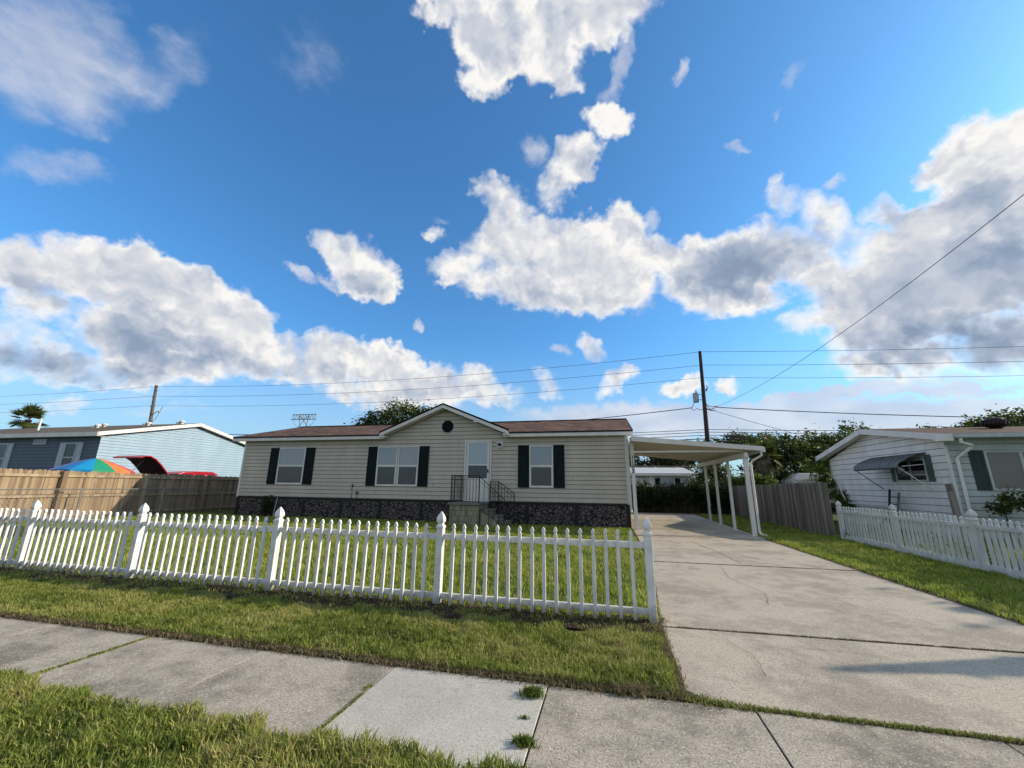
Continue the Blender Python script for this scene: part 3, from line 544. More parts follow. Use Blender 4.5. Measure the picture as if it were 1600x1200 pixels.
def picket_fence(name, posts, fixed, axis, zb, ztop, label, m, pitch, pw, rail_side, group=None, base_board=False, lean=0.0, rng=None):
    """posts = coordinates along the fence; fixed = the other coordinate"""
    X = (lambda a: (a, fixed)) if axis == 'x' else (lambda a: (fixed, a))
    t = thing(name, (*X(posts[len(posts)//2]), 0), label, 'fence', group)
    r = rng or random.Random(5); W_ = .096 if axis == 'x' else .118
    for a in posts:
        x, y = X(a); p = MB().box(x-W_/2, x+W_/2, y-W_/2, y+W_/2, -.03, 1.03).build('post', m, t, bevel=.006); post_cap((x, y, 1.03), W_, m, p)
    ps = sorted(posts)
    for a, c in zip(ps[:-1], ps[1:]):
        L = c-a; n = max(2, round((L-W_)/pitch)); 
        for z0, z1 in ((.85, .925), (.095, .165)):
            th = .045; lo, hi = a+W_/2-.01, c-W_/2+.01
            off = rail_side
            if axis == 'x': MB().box(lo, hi, fixed+off-th/2, fixed+off+th/2, z0, z1).build('rail', m, t, bevel=.004)
            else: MB().box(fixed+off-th/2, fixed+off+th/2, lo, hi, z0, z1).build('rail', m, t, bevel=.004)
        if base_board:
            MB().box(fixed+rail_side-.045, fixed+rail_side-.015, a+W_/2, c-W_/2, -.02, .11).build('base_board', m, t)
        for k in range(n-1):
            u = a+W_/2+(L-W_)*(k+1)/n+r.uniform(-.005, .005)
            x, y = X(u); dz = r.uniform(-.008, .008)
            k_ = MB(); 
            if axis == 'x': picket_shape(k_, (x, fixed-.062), pw, .033, zb+r.uniform(-.02, .01), ztop+dz, 'x')
            else: picket_shape(k_, (fixed+.025, y), pw, .020, zb, ztop+dz, 'y')
            o = k_.build('picket', m, t); tl = r.uniform(-.006, .006)
    return t
picket_fence('picket_fence', [-13.3, -10.55, -7.90, -5.10, -2.36, .44], 5.65, 'x', .045, 1.07, 'long white vinyl picket fence with pointed posts across the front lawn, ending beside the driveway', M_fencew, .156, .043, 0.0)
picket_fence('picket_fence', [16.0, 13.3, 10.8, 8.35], 7.36, 'y', .10, 1.06, 'weathered white picket fence with rails facing the driveway, in front of the white neighbour house', M_fencew2, .15, .085, 0.0, base_board=True, rng=random.Random(8))

# ================================================================== SIDING
def siding(mb, o, u, n, zs, span, lap, dep):
    """horizontal laps: o origin, u along wall, n outward normal, zs=(z0,z1), span(z)->(a,b)"""
    o = Vector(o); u = Vector(u); n = Vector(n); z = zs[0]
    while z < zs[1]-1e-4:
        zt = min(z+lap, zs[1]); a0, b0 = span(z); a1, b1 = span(zt)
        if b0 > a0:
            if b1 < a1: a1 = b1 = (a1+b1)/2
            q = lambda a, d, zz: o+u*a+n*d+Vector((0, 0, zz))
            j = min(.020, (zt-z)*.4); zj = z+j
            mb.cur = 1; mb.quad(q(a0, .004, z), q(b0, .004, z), q(b0, .003, zj), q(a0, .003, zj)); mb.cur = 0  # strip coloured dark in place of the shadow under each lap
            mb.quad(q(a0, .003, zj), q(b0, .003, zj), q(b0, dep, zj), q(a0, dep, zj))
            mb.quad(q(a0, dep, zj), q(b0, dep, zj), q(b1, .006, zt), q(a1, .006, zt))
        z = zt
# ================================================================== THE TAN HOUSE
XL, XR, YF, YB = -18.28, .74, 17.3, 25.9
RY, RZ, EZ = 21.6, 5.02, 3.86
house = thing('mobile_home', (-8.8, 21.6, 0), 'long tan vinyl-sided mobile home with brown shingle roof, black shutters and a small front gable', 'house')
s = MB(); L = XR-XL
siding(s, (XL, YF, 0), (1, 0, 0), (0, -1, 0), (.93, 3.778), lambda z: (0, L), .178, .022)
s.box(XL, XR, YF+.001, YF+.1, .9, 3.80)
f2 = lambda z: (0, YB-YF) if z < 3.78 else ((z-3.78)/.27, YB-YF-(z-3.78)/.27)
siding(s, (XR, YF, 0), (0, 1, 0), (1, 0, 0), (.93, 4.9), f2, .178, .022)
siding(s, (XL, YF, 0), (0, 1, 0), (-1, 0, 0), (.93, 4.9), f2, .178, .022)
s.box(XL, XR, YB-.1, YB, .9, 3.8)
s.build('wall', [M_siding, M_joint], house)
g = MB(); GX, GZ = -7.27, 5.06
hw = lambda z: max(0, (GZ-.10-z)/.405)
siding(g, (GX, YF, 0), (1, 0, 0), (0, -1, 0), (3.778, 4.95), lambda z: (-min(2.95, hw(z)), min(2.95, hw(z))), .178, .022)
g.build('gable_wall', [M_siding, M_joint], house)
t = MB()
for x in (XL, XR): t.box(x-.05, x+.05, YF-.035, YF+.05, .90, 3.72)
t.build('corner_trim', M_trim, house)
sk = MB().box(XL+.01, XR-.01, YF-.01, YF+.08, -.03, .88); sk.box(XR-.09, XR-.01, YF, YB, -.03, .88); sk.box(XL+.01, XL+.09, YF, YB, -.03, .88); skirt = sk.build('stone_skirting', M_stone, house)
b1 = MB(); b1.box(XL-.005, XR+.005, YF-.03, YF-.012, .84, .925)
for x in (.70, -1.35, -3.40, -8.2, -10.25, -12.3, -14.35, -16.4, -18.2): b1.box(x-.07, x+.07, YF-.035, YF-.012, -.03, .84)
b1.build('skirting_trim', M_black, skirt)
# roof: two slopes, black drip edge, white fascia
OV = .32; y0 = YF-.30; x0, x1 = XL-.58, XR+.28
sl = (RZ-EZ)/(RY-y0)
r = MB(); yn = YF+.06; zn = EZ+(yn-y0)*sl; gl, gr_ = GX-2.98, GX+2.98
for (xa, xb, ya, za) in ((x0, gl, y0, EZ), (gl, gr_, yn, zn), (gr_, x1, y0, EZ)): r.prism([(xa, ya, za), (xa, RY, RZ), (xa, RY, RZ-.05), (xa, ya, za-.05)], (xb-xa, 0, 0))
r.prism([(x0, RY, RZ), (x0, YB+.3, EZ), (x0, YB+.3, EZ-.05), (x0, RY, RZ-.05)], (x1-x0, 0, 0))
roof = r.build('roof', M_shingle, house)
r = MB(); r.box(x0-.012, gl, y0-.02, y0+.02, EZ-.075, EZ-.005); r.box(gr_, x1+.012, y0-.02, y0+.02, EZ-.075, EZ-.005)
for xx in (x0, x1): r.prism([(xx-.012, y0, EZ-.07), (xx-.012, RY, RZ-.07), (xx-.012, RY, RZ+.012), (xx-.012, y0, EZ+.012)], (.024, 0, 0)); r.prism([(xx-.012, YB+.3, EZ-.07), (xx-.012, RY, RZ-.07), (xx-.012, RY, RZ+.012), (xx-.012, YB+.3, EZ+.012)], (.024, 0, 0))
r.bar((x0, RY, RZ+.01), (x1, RY, RZ+.01), .28, .03)
r.build('drip_edge', M_black, roof)
vl, vr = GX-3.0, GX+3.0
for (xa, xb, xx) in ((x0+.01, vl+.1, x0+.02), (vr-.1, x1-.01, x1-.02)):
    fa = MB(); fa.box(xa, xb, y0-.005, y0+.035, EZ-.215, EZ-.07); fa.box(xa, xb, y0+.03, YF, EZ-.20, EZ-.185)
    fa.prism([(xx-.02, y0, EZ-.215), (xx-.02, RY, RZ-.215), (xx-.02, RY, RZ-.07), (xx-.02, y0, EZ-.07)], (.04, 0, 0)); fa.prism([(xx-.02, YB+.3, EZ-.215), (xx-.02, RY, RZ-.215), (xx-.02, RY, RZ-.07), (xx-.02, YB+.3, EZ-.07)], (.04, 0, 0))
    fa.build('fascia', M_trim, roof)
# front gable roof
gy0 = YF-.42; gr = MB(); gs = .405; ez = GZ+.06
def gz(dx): return GZ+.10-abs(dx)*gs
for sg in (-1, 1):
    a = (GX, gy0, gz(0)+.06); e = (GX+sg*3.12, gy0, gz(3.12)+.06)
    gr.prism([a, e, (e[0], e[1], e[2]-.055), (GX, gy0, gz(0)+.005)], (0, RY-.0-gy0, 0))
gab = gr.build('gable_roof', M_shingle, house)
gr = MB()
for sg in (-1, 1):
    gf = MB()
    q = lambda dx, dz, y=gy0: (GX+sg*dx, y, gz(dx)+dz)
    gr.prism([q(0, .075), q(3.14, .075), q(3.14, -.005), q(0, -.005)], (0, .03, 0) if sg > 0 else (0, .03, 0))
    gf.prism([q(0, -.007), q(3.10, -.007), q(3.10, -.155), q(0, -.155)], (0, .03, 0))
    gf.prism([q(0, -.15, gy0+.03), q(3.1, -.15, gy0+.03), q(3.1, -.165, gy0+.03), q(0, -.165, gy0+.03)], (0, .40, 0))
    gf.box(GX+sg*3.0-.14, GX+sg*3.0+.14, gy0+.032, YF, gz(3.0)-.24, gz(3.0)-.165)
    gf.build('fascia', M_trim, gab)
gr.build('drip_edge', M_black, gab)
v = MB(); v.lathe((0, 0, 0), [(.29, 0), (.29, .03), (.25, .045), (.25, .02)], 8, PI/8)
v.v = [(-7.14+x, YF-.02-z, 4.20+y) for x, y, z in v.v]
for k in range(7): z = 4.02+k*.06; hw_ = .20 if 0 < k < 6 else .13; v.hexa([(-7.14-hw_, YF-.075, z-.02), (-7.14+hw_, YF-.075, z-.02), (-7.14+hw_, YF-.045, z+.02), (-7.14-hw_, YF-.045, z+.02), (-7.14-hw_, YF-.072, z-.012), (-7.14+hw_, YF-.072, z-.012), (-7.14+hw_, YF-.042, z+.028), (-7.14-hw_, YF-.042, z+.028)])
v.build('gable_vent', M_shutter, house)
m = MB(); sr = random.Random(12)
for k in range(26):
    c_ = sr.randrange(0, 15); x = sr.uniform(XL+.5, XR-.5); z = .93+.178*c_+.022; m.box(x, x+.006, YF-.024, YF-.004, z, z+.15)
m.build('siding_seam', M_joint, house)
def frame_ring(mb, x0, x1, z0, z1, y, w, d):
    mb.box(x0, x1, y-d, y, z0, z0+w); mb.box(x0, x1, y-d, y, z1-w, z1); mb.box(x0, x0+w, y-d, y, z0+w, z1-w); mb.box(x1-w, x1, y-d, y, z0+w, z1-w)
def window(x0, x1, z0, z1, parent, y=YF):
    m = MB(); frame_ring(m, x0, x1, z0, z1, y-.012, .05, .045)
    zm = (z0+z1)/2+.02; m.box(x0+.05, x1-.05, y-.052, y-.02, zm-.03, zm+.03)
    w = m.build('window', M_trim, parent, bevel=.004)
    m = MB(); frame_ring(m, x0+.05, x1-.05, z0+.05, zm-.03, y-.022, .028, .022); m.build('sash', M_trim, w)
    MB().box(x0+.05, x1-.05, y-.030, y-.018, zm+.03, z1-.05).build('upper_pane', M_blind, w)
    MB().box(x0+.07, x1-.07, y-.035, y-.030, z0+.07, zm-.05).build('insect_screen', M_blinddark, w)
def shutter(x0, x1, z0, z1, parent, m=None, y=YF):
    k = MB(); frame_ring(k, x0, x1, z0, z1, y-.024, .055, .03); zm = (z0+z1)/2; k.box(x0+.055, x1-.055, y-.054, y-.024, zm-.035, zm+.035)
    for (a, c) in ((z0+.055, zm-.035), (zm+.035, z1-.055)):
        k.box(x0+.055, x1-.055, y-.038, y-.026, a, c); n = int((c-a)/.055)
        for j in range(n):
            z = a+(c-a)*(j+.5)/n; k.hexa([(x0+.055, y-.052, z-.02), (x1-.055, y-.052, z-.02), (x1-.055, y-.040, z+.016), (x0+.055, y-.040, z+.016), (x0+.055, y-.050, z-.012), (x1-.055, y-.050, z-.012), (x1-.055, y-.038, z+.024), (x0+.055, y-.038, z+.024)])
    return k.build('shutter', m or M_shutter, parent)
window(-16.12, -14.58, 1.52, 3.30, house); shutter(-16.64, -16.15, 1.52, 3.30, house); shutter(-14.55, -14.05, 1.52, 3.30, house)
window(-10.60, -9.56, 1.50, 3.31, house); window(-9.52, -8.48, 1.50, 3.31, house); shutter(-11.10, -10.62, 1.50, 3.31, house); shutter(-8.46, -7.98, 1.50, 3.31, house)
window(-3.30, -2.28, 1.52, 3.28, house); shutter(-3.80, -3.32, 1.51, 3.30, house); shutter(-2.26, -1.80, 1.51, 3.30, house)
# door
dx0, dx1, dz0, dz1 = -6.25, -5.0, .93, 3.54
m = MB(); frame_ring(m, dx0, dx1, dz0-.02, dz1, YF-.012, .07, .05); door = m.build('door', M_trim, house, bevel=.005)
m = MB(); a, c = dx0+.09, dx1-.09; m.box(a, c, YF-.052, YF-.020, dz0+.06, dz0+.95); m.box(a, a+.10, YF-.052, YF-.02, dz0+.95, dz1-.13); m.box(c-.10, c, YF-.052, YF-.02, dz0+.95, dz1-.13); m.box(a, c, YF-.052, YF-.02, dz1-.13, dz1-.08); m.box(a+.1, c-.1, YF-.052, YF-.02, dz0+1.50, dz0+1.56)
for k in range(9): x = a+.09+(c-a-.18)*k/8; m.box(x-.012, x+.012, YF-.058, YF-.052, dz0+.14, dz0+.88)
m.build('storm_door', M_trim, door, bevel=.003)
MB().box(a+.1, c-.1, YF-.040, YF-.025, dz0+1.56, dz1-.13).build('upper_pane', M_doorglass, door)
MB().box(a+.1, c-.1, YF-.040, YF-.025, dz0+.95, dz0+1.50).build('lower_pane', M_blinddark, door)
MB().box(c-.075, c-.035, YF-.10, YF-.052, dz0+1.20, dz0+1.34).build('door_handle', M_black, door)
m = MB(); m.box(-4.76, -4.48, YF-.045, YF-.01, 3.20, 3.47); lt = m.build('porch_light', M_trim, house, bevel=.01)
m = MB(); m.lathe((-4.62, YF-.16, 3.28), [(.02, 0), (.09, .0), (.08, .09), (.03, .12)], 12); m.box(-4.64, -4.60, YF-.16, YF-.045, 3.38, 3.40); m.build('lamp_shade', M_black, lt)
m = MB(); m.tube([(.79, YF-.24, 3.62), (.79, YF-.22, 3.5), (.80, YF-.07, 3.34), (.80, YF-.07, .75), (.80, YF-.10, .62)], .045, 8); m.build('downspout', M_trim, house)
m = MB().box(-2.93, -2.86, YF-.03, YF-.01, 1.03, 1.08); m.build('outlet', M_trim, house)
# ---- entry steps
SX0, SX1 = -6.36, -5.06; SY = 15.95
st = thing('entry_steps', (-6.0, 16.6, 0), 'painted block porch with concrete steps and black railing below the white front door', 'steps')
m = MB(); rb = random.Random(4)
for j, (z0, z1) in enumerate(((-.03, .17), (.18, .38), (.39, .59), (.60, .80))):
    x = SX0+.02-(0 if j % 2 else .2)
    while x < SX1-.02:
        xa = max(x, SX0+.02); xb = min(x+.46, SX1-.02)
        if xb-xa > .04: m.box(xa+.005, xb-.005, SY+rb.uniform(0, .006), YF-.05, z0, z1)
        x += .47
m.build('block_base', M_block, st, bevel=.006)
MB().box(SX0+.03, SX1-.03, SY+.02, YF-.06, -.03, .79).build('mortar', M_block_joint, st)
MB().box(SX0-.05, SX1+.02, SY-.06, YF-.04, .81, .895).build('landing_slab', M_concgrey, st, bevel=.01)
for k, (xa, zt) in enumerate(((SX1+.02, .65), (SX1+.38, .42), (SX1+.72, .21))):
    MB().box(xa-.03 if k else xa, xa+.37, SY+.25*0+.02, YF-.25, zt-.055, zt).build('step', M_concgrey, st, bevel=.008)
    MB().box(xa, xa+.33, SY+.05, YF-.27, -.03, zt-.056).build('riser', M_block, st)
def railing(pts, posts, parent, topz, basez, n):
    pass
m = MB(); zt = 1.96
def rail_seg(m, a, c, za0, zb0, za1, zb1, n):
    a = Vector((*a, 0)); c = Vector((*c, 0))
    p = lambda t, z: tuple(a+(c-a)*t+Vector((0, 0, z)))
    m.bar(p(0, za1), p(1, zb1), .035, .025); m.bar(p(0, za0+.06), p(1, zb0+.06), .025, .02); m.bar(p(0, za1-.16), p(1, zb1-.16), .018, .012)
    for k in range(n+1):
        t = k/n; z0 = za0+(zb0-za0)*t; z1 = za1+(zb1-za1)*t; w = .034 if k in (0, n) else .016
        m.bar(p(t, z0 if k in (0, n) else z0+.06), p(t, z1), w)
rail_seg(m, (SX0+.06, SY+.02), (SX0+.06, YF-.1), .89, .89, zt, zt, 9)
rail_seg(m, (SX0+.06, SY+.02), (SX1-.05, SY+.02), .89, .89, zt, zt, 9)
rail_seg(m, (SX1-.05, SY+.02), (SX1+1.0, SY+.02), .64, .0, zt-.02, 1.05, 5)
m.build('railing', M_iron, st)
m = MB(); rail_seg(m, (SX1+.10, YF-.24), (SX1+.45, YF-.24), .64, .64, 1.76, 1.76, 3); rail_seg(m, (SX1+.45, YF-.24), (SX1+1.15, YF-.24), .42, .0, 1.76, 1.28, 5)
m.build('railing', M_iron, st)

# ================================================================== CARPORT
cp = thing('carport', (2.9, 20, 0), 'white aluminium carport attached to the right end of the tan house', 'carport')
cy0, cy1, cx0, cx1 = 15.95, 24.2, .90, 5.36
rz = lambda x: 3.44-(x-cx0)*.098
m = MB(); m.prism([(cx0, cy0+.02, rz(cx0)), (cx1, cy0+.02, rz(cx1)), (cx1, cy0+.02, rz(cx1)-.035), (cx0, cy0+.02, rz(cx0)-.035)], (0, cy1-cy0-.04, 0)); cr = m.build('roof_panel', M_alumceil, cp)
m = MB()
for k in range(24): y = cy0+.25+k*.34; m.bar((cx0+.02, y, rz(cx0+.02)-.05), (cx1-.12, y, rz(cx1-.12)-.05), .04, .03)
m.build('roof_rib', M_alumceil, cr)
m = MB(); m.prism([(cx0, cy0-.03, rz(cx0)+.03), (cx1, cy0-.03, rz(cx1)+.03), (cx1, cy0-.03, rz(cx1)-.13), (cx0, cy0-.03, rz(cx0)-.16)], (0, .045, 0)); m.box(cx0-.02, cx0+.05, cy0, cy1, rz(cx0)-.12, rz(cx0)+.02); m.build('front_fascia', M_alum, cp, bevel=.005)
m = MB(); m.box(cx1-.02, cx1+.03, cy0-.05, cy1, 2.84, 3.0); m.box(cx1-.13, cx1-.02, cy0-.05, cy1, 2.84, 2.86); m.build('gutter', M_alum, cp, bevel=.006)
m = MB(); m.box(4.745, 4.865, cy0+.1, cy1-.1, 2.66, 2.84); m.build('side_beam', M_alum, cp, bevel=.005)
m = MB(); m.box(.92, 4.745, 16.17, 16.25, 2.87, 2.925); m.build('front_cross_beam', M_alum, cp)
m = MB(); m.box(.92, 4.74, 22.7, 22.76, 2.63, 2.68); m.build('rear_cross_beam', M_alum, cp)
for y in (16.22, 18.55, 20.7, 22.65):
    w = .07 if y < 17 else .05
    m = MB().box(4.805-w, 4.805+w, y-.055, y+.055, -.01, 2.66)
    m.box(4.805-w-.03, 4.805+w+.03, y-.08, y+.08, -.01, .012); m.build('post', M_alum, cp, bevel=.006)
m = MB().box(.875, 1.005, 16.80, 16.90, -.01, 3.30); lp = m.build('post', M_alum, cp, bevel=.006)
m = MB(); m.tube([(5.30, 16.02, 2.86), (5.28, 16.04, 2.72), (5.02, 16.14, 2.56), (4.95, 16.17, 2.45), (4.95, 16.17, .16), (4.98, 16.10, .07), (5.12, 15.95, .03)], .042, 8); m.build('downspout', M_alum, cp)
for k, dch in enumerate('1102'):
    cu = bpy.data.curves.new('digit', 'FONT'); cu.body = dch; cu.size = .20; cu.extrude = .004; cu.align_x = 'CENTER'; cu.offset = .003
    me = bpy.data.meshes.new_from_object(bpy.data.objects.new('tmp', cu)); me.materials.clear(); me.materials.append(M_digit)
    o = bpy.data.objects.new('house_number', me); COL.objects.link(o); o.parent = lp
    o.matrix_local = Matrix.Translation(Vector((.94, 16.794, 2.66-k*.175))-org(lp)) @ Matrix.Rotation(PI/2, 4, 'X')
# ================================================================== BOARD FENCES
def board_fence(name, axis, fixed, a0, a1, h, bay, m, mr, label, side, bw=.135, seed=1, lean=0.0, post_w=.15, rails=True, hfun=None):
    """side: which way the rails face (+1/-1 along the other axis)"""
    X = (lambda u, v: (fixed+v, u)) if axis == 'y' else (lambda u, v: (u, fixed+v))
    t = thing(name, (*X((a0+a1)/2, 0), 0), label, 'fence'); r = random.Random(seed)
    hf = hfun or (lambda u: h)
    nb = round((a1-a0)/bay)
    for k in range(nb):
        u0 = a0+(a1-a0)*k/nb; u1 = a0+(a1-a0)*(k+1)/nb; mb = MB(); u = u0+.005
        while u < u1-.02:
            w = min(bw*r.uniform(.93, 1.04), u1-u); hh = hf(u)+r.uniform(-.02, .02); d = r.uniform(-.006, .006); g = .007; tl = r.uniform(-.012, .012)*hh/2
            P = []
            for (uu, z) in ((u+g/2, 0), (u+w-g/2, 0), (u+w-g/2+tl, hh-.035), (u+w-g/2-.03+tl, hh), (u+g/2+.03+tl, hh), (u+g/2+tl, hh-.035)): x, y = X(uu, d); P.append((x, y, z))
            e = X(0, -side*.02); e0 = X(0, 0); mb.prism(P, (e[0]-e0[0], e[1]-e0[1], 0)); u += w
        mb.build('board_panel', m, t)
        if rails:
            for z in (h-.17, h-.92, .28):
                xa, ya = X(u0+.06, side*.03); xb, yb = X(u1-.06, side*.03); MB().bar((xa, ya, z), (xb, yb, z+r.uniform(-.01, .01)), .045, .095).build('rail', mr, t)
    if rails:
        for k in range(nb+1):
            u = a0+(a1-a0)*k/nb; x, y = X(u, side*.085); MB().box(x-post_w/2, x+post_w/2, y-post_w/2, y+post_w/2, -.03, hf(u)-.02).build('post', mr if k % 2 else m, t)
    return t
MB.K = 1.09
board_fence('wooden_fence', 'y', -20.6, 5.8, 31.7, 1.93, 2.88, M_cedar, M_cedarlight, 'tan cedar privacy fence left of the tan house, its right half in shadow', 1, seed=3, hfun=lambda u: 1.96-.009*(u-11))
MB.K = 1.0
board_fence('wooden_fence', 'y', 7.35, 16.9, 28.4, 1.75, 2.3, M_greywood, M_greywood, 'silvery grey stockade fence of narrow boards right of the carport', 1, bw=.105, seed=5, rails=True, hfun=lambda u: 1.84-.012*(u-16.9))
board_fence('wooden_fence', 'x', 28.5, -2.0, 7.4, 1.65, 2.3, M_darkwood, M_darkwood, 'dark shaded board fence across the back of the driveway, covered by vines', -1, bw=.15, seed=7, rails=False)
MB.K = 1.09; M_chain = painted('dull_galvanised', (.19, .19, .18), .15, 8, .7)
# chain-link fence in front of the cedar fence
cl = thing('chain_link_fence', (-20.15, 12, 0), 'low chain-link fence with a thin grey top rail in front of the tan cedar fence', 'fence')
MB().tube([(-20.15, 5.9, 1.27), (-20.15, 18.5, 1.25)], .022, 8).build('top_rail', M_chain, cl)
for y in (8.9, 12.0, 15.05, 18.1): MB().tube([(-20.15, y, -.02), (-20.15, y, 1.28), (-20.15, y, 1.31)], [.028, .028, .012], 8).build('post', M_galv, cl)
m = MB(); n = 0; y = 5.9
while y < 18.4:
    for sg in (1, -1):
        ya, yb = (y, y+1.2) if sg > 0 else (y+1.2, y)
        if yb < 18.5 and ya < 18.5: m.bar((-20.15, ya, .04), (-20.15, yb, 1.24), .0035)
    y += .12
m.build('wire_mesh', M_galv, cl)

MB.K = 1.064
# ================================================================== WHITE HOUSE ON THE RIGHT
HX, HY0, HY1, HZ = 11.0, 16.5, 24.05, 3.03; HR = 20.3; HRZ = 4.02
nh = thing('white_house', (15.5, 20.3, 0), 'low white lap-sided house at the right edge with a grey window awning and brown roof', 'house')
s = MB()
def gspan(z):
    f_ = max(0, (z-3.26)/(3.95-3.26)); g_ = max(0, (z-3.0)/(3.95-3.0))
    return (min(1, f_)*(HR-HY0), (HY1-HY0)-min(1, g_)*(HY1-HR))
siding(s, (HX, HY0, 0), (0, 1, 0), (-1, 0, 0), (.15, 3.94), gspan, .235, .022)
s.prism([(HX+.001, HY0, 0), (HX+.001, HY1, 0), (HX+.001, HY1, 2.95), (HX+.001, HR, HRZ-.10), (HX+.001, HY0, 3.25)], (.1, 0, 0))
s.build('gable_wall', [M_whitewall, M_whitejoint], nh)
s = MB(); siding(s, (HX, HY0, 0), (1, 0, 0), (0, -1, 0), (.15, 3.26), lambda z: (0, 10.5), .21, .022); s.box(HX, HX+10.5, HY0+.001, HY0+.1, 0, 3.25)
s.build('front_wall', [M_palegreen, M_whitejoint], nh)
MB().box(HX, HX+10.5, HY1-.1, HY1, 0, 2.95).build('rear_wall', M_whitewall, nh)
m = MB(); m.box(HX-.035, HX+.03, HY0-.035, HY0+.04, 0, 3.05); m.build('corner_trim', M_whitewall, nh)
rx0, ry0, ry1 = HX-.36, HY0-.42, HY1+.5; rz0 = HRZ+.11; rze = 3.42; rzb = 3.22
m = MB(); m.prism([(rx0, ry0, rze), (rx0, HR, rz0), (rx0, ry1, rzb), (rx0, ry1, rzb-.05), (rx0, HR, rz0-.05), (rx0, ry0, rze-.05)], (11.4, 0, 0)); nr = m.build('roof', M_brownroof, nh)
m = MB()
for ya, ze in ((ry0, rze), (ry1, rzb)):
    m.prism([(rx0-.03, ya, ze-.005), (rx0-.03, HR, rz0-.005), (rx0-.03, HR, rz0-.22), (rx0-.03, ya, ze-.22)], (.05, 0, 0))
    m.prism([(rx0+.02, ya, ze-.17), (rx0+.02, HR, rz0-.17), (rx0+.02, HR, rz0-.185), (rx0+.02, ya, ze-.185)], (HX-rx0-.02, 0, 0))
m.box(rx0-.032, rx0+.35, ry0-.03, ry0+.25, rze-.25, rze-.01); m.build('fascia', M_whitewall, nr, bevel=.004)
m = MB(); m.box(rx0+.36, 21.8, ry0-.09, ry0+.02, rze-.15, rze-.02); m.box(rx0+.36, 21.8, ry0+.02, HY0, rze-.16, rze-.145); m.build('gutter', M_palegreen, nr, bevel=.01)
m = MB(); m.tube([(11.15, ry0-.04, 3.25), (11.15, ry0-.03, 3.12), (11.45, ry0+.03, 3.03), (11.42, ry0+.06, 2.94), (11.18, HY0-.09, 2.62), (11.16, HY0-.09, .25), (11.16, HY0-.25, .12)], .05, 8); m.build('downspout', M_whitewall, nh)
# turbine vent
tv = MB(); tv.lathe((14.35, 18.9, 3.80), [(.15, 0), (.15, .12), (.28, .16), (.34, .26), (.32, .38), (.22, .47), (.06, .51)], 16)
for k in range(16): a = 2*PI*k/16; tv.bar((14.35+.345*math.cos(a), 18.9+.345*math.sin(a), 4.0), (14.35+.31*math.cos(a+.3), 18.9+.31*math.sin(a+.3), 4.22), .05, .015)
tv.build('turbine_vent', painted('rusty_dark_metal', (.035, .02, .018), .2, 6, .6), nh)
# side window under the awning
m = MB(); wy0, wy1, wz0, wz1 = 17.50, 19.15, 1.90, 2.70
def frame_x(mb, y0, y1, z0, z1, x, w, d):
    mb.box(x-d, x, y0, y1, z0, z0+w); mb.box(x-d, x, y0, y1, z1-w, z1); mb.box(x-d, x, y0, y0+w, z0+w, z1-w); mb.box(x-d, x, y1-w, y1, z0+w, z1-w)
frame_x(m, wy0, wy1, wz0, wz1, HX-.012, .06, .05); m.box(HX-.06, HX-.02, 18.28, 18.34, wz0, wz1); m.box(HX-.055, HX-.02, wy0, 18.3, 2.12, 2.16); w1 = m.build('window', M_palegreen, nh)
MB().box(HX-.035, HX-.02, wy0+.06, wy1-.06, wz0+.06, wz1-.06).build('pane', M_darkglass, w1)
for (a, c) in ((wy1+.02, wy1+.26), (wy0-.28, wy0-.02)): MB().box(HX-.05, HX-.015, a, c, wz0, 2.82 if a < 18 else wz1).build('shutter', painted('faded_green_shutter', (.10, .13, .125), .15, 5, .6), nh)
# awning: curved hood on two arms
aw = MB(); ay0, ay1 = 17.40, 20.15; prof = [(HX-.02, 2.90), (HX-.25, 2.86), (HX-.55, 2.74), (HX-.80, 2.60), (HX-.92, 2.50), (HX-.95, 2.38), (HX-.90, 2.36)]
for (xa, za), (xb, zb) in zip(prof[:-1], prof[1:]):
    aw.hexa([(xa, ay0, za-.02), (xa, ay1, za-.02), (xb, ay1, zb-.02), (xb, ay0, zb-.02), (xa, ay0, za), (xa, ay1, za), (xb, ay1, zb), (xb, ay0, zb)])
for k in range(11): y = ay0+.02+(ay1-ay0-.04)*k/10; [aw.bar((xa, y, za+.008), (xb, y, zb+.008), .02, .02) for (xa, za), (xb, zb) in zip(prof[:4], prof[1:5])]
awn = aw.build('awning', M_awning, nh)
for y, c in ((ay0+.05, M_whitewall), (ay1-.05, M_black)):
    MB().tube([(HX-.90, y, 2.38), (HX-.03, y+.0, 1.62)], .016, 6).build('awning_arm', c, awn)
MB().tube([(HX-.80, ay0+.04, 2.42), (HX-.05, ay0+.04, 2.50)], .012, 6).build('awning_arm', M_whitewall, awn)
# front picture window
m = MB(); frame_ring(m, 11.95, 13.9, 1.62, 2.88, HY0-.012, .06, .05); m.box(12.86, 12.95, HY0-.06, HY0-.02, 1.68, 2.82); w2 = m.build('window', M_palegreen, nh)
MB().box(12.01, 12.86, HY0-.035, HY0-.02, 1.68, 2.82).build('pane', M_blindtan, w2); MB().box(12.95, 13.84, HY0-.035, HY0-.02, 1.68, 2.82).build('pane', M_blindtan, w2)
shutter(11.56, 11.93, 1.62, 2.88, nh, painted('dark_green_shutter', (.035, .058, .058), .15, 5, .5), y=HY0)
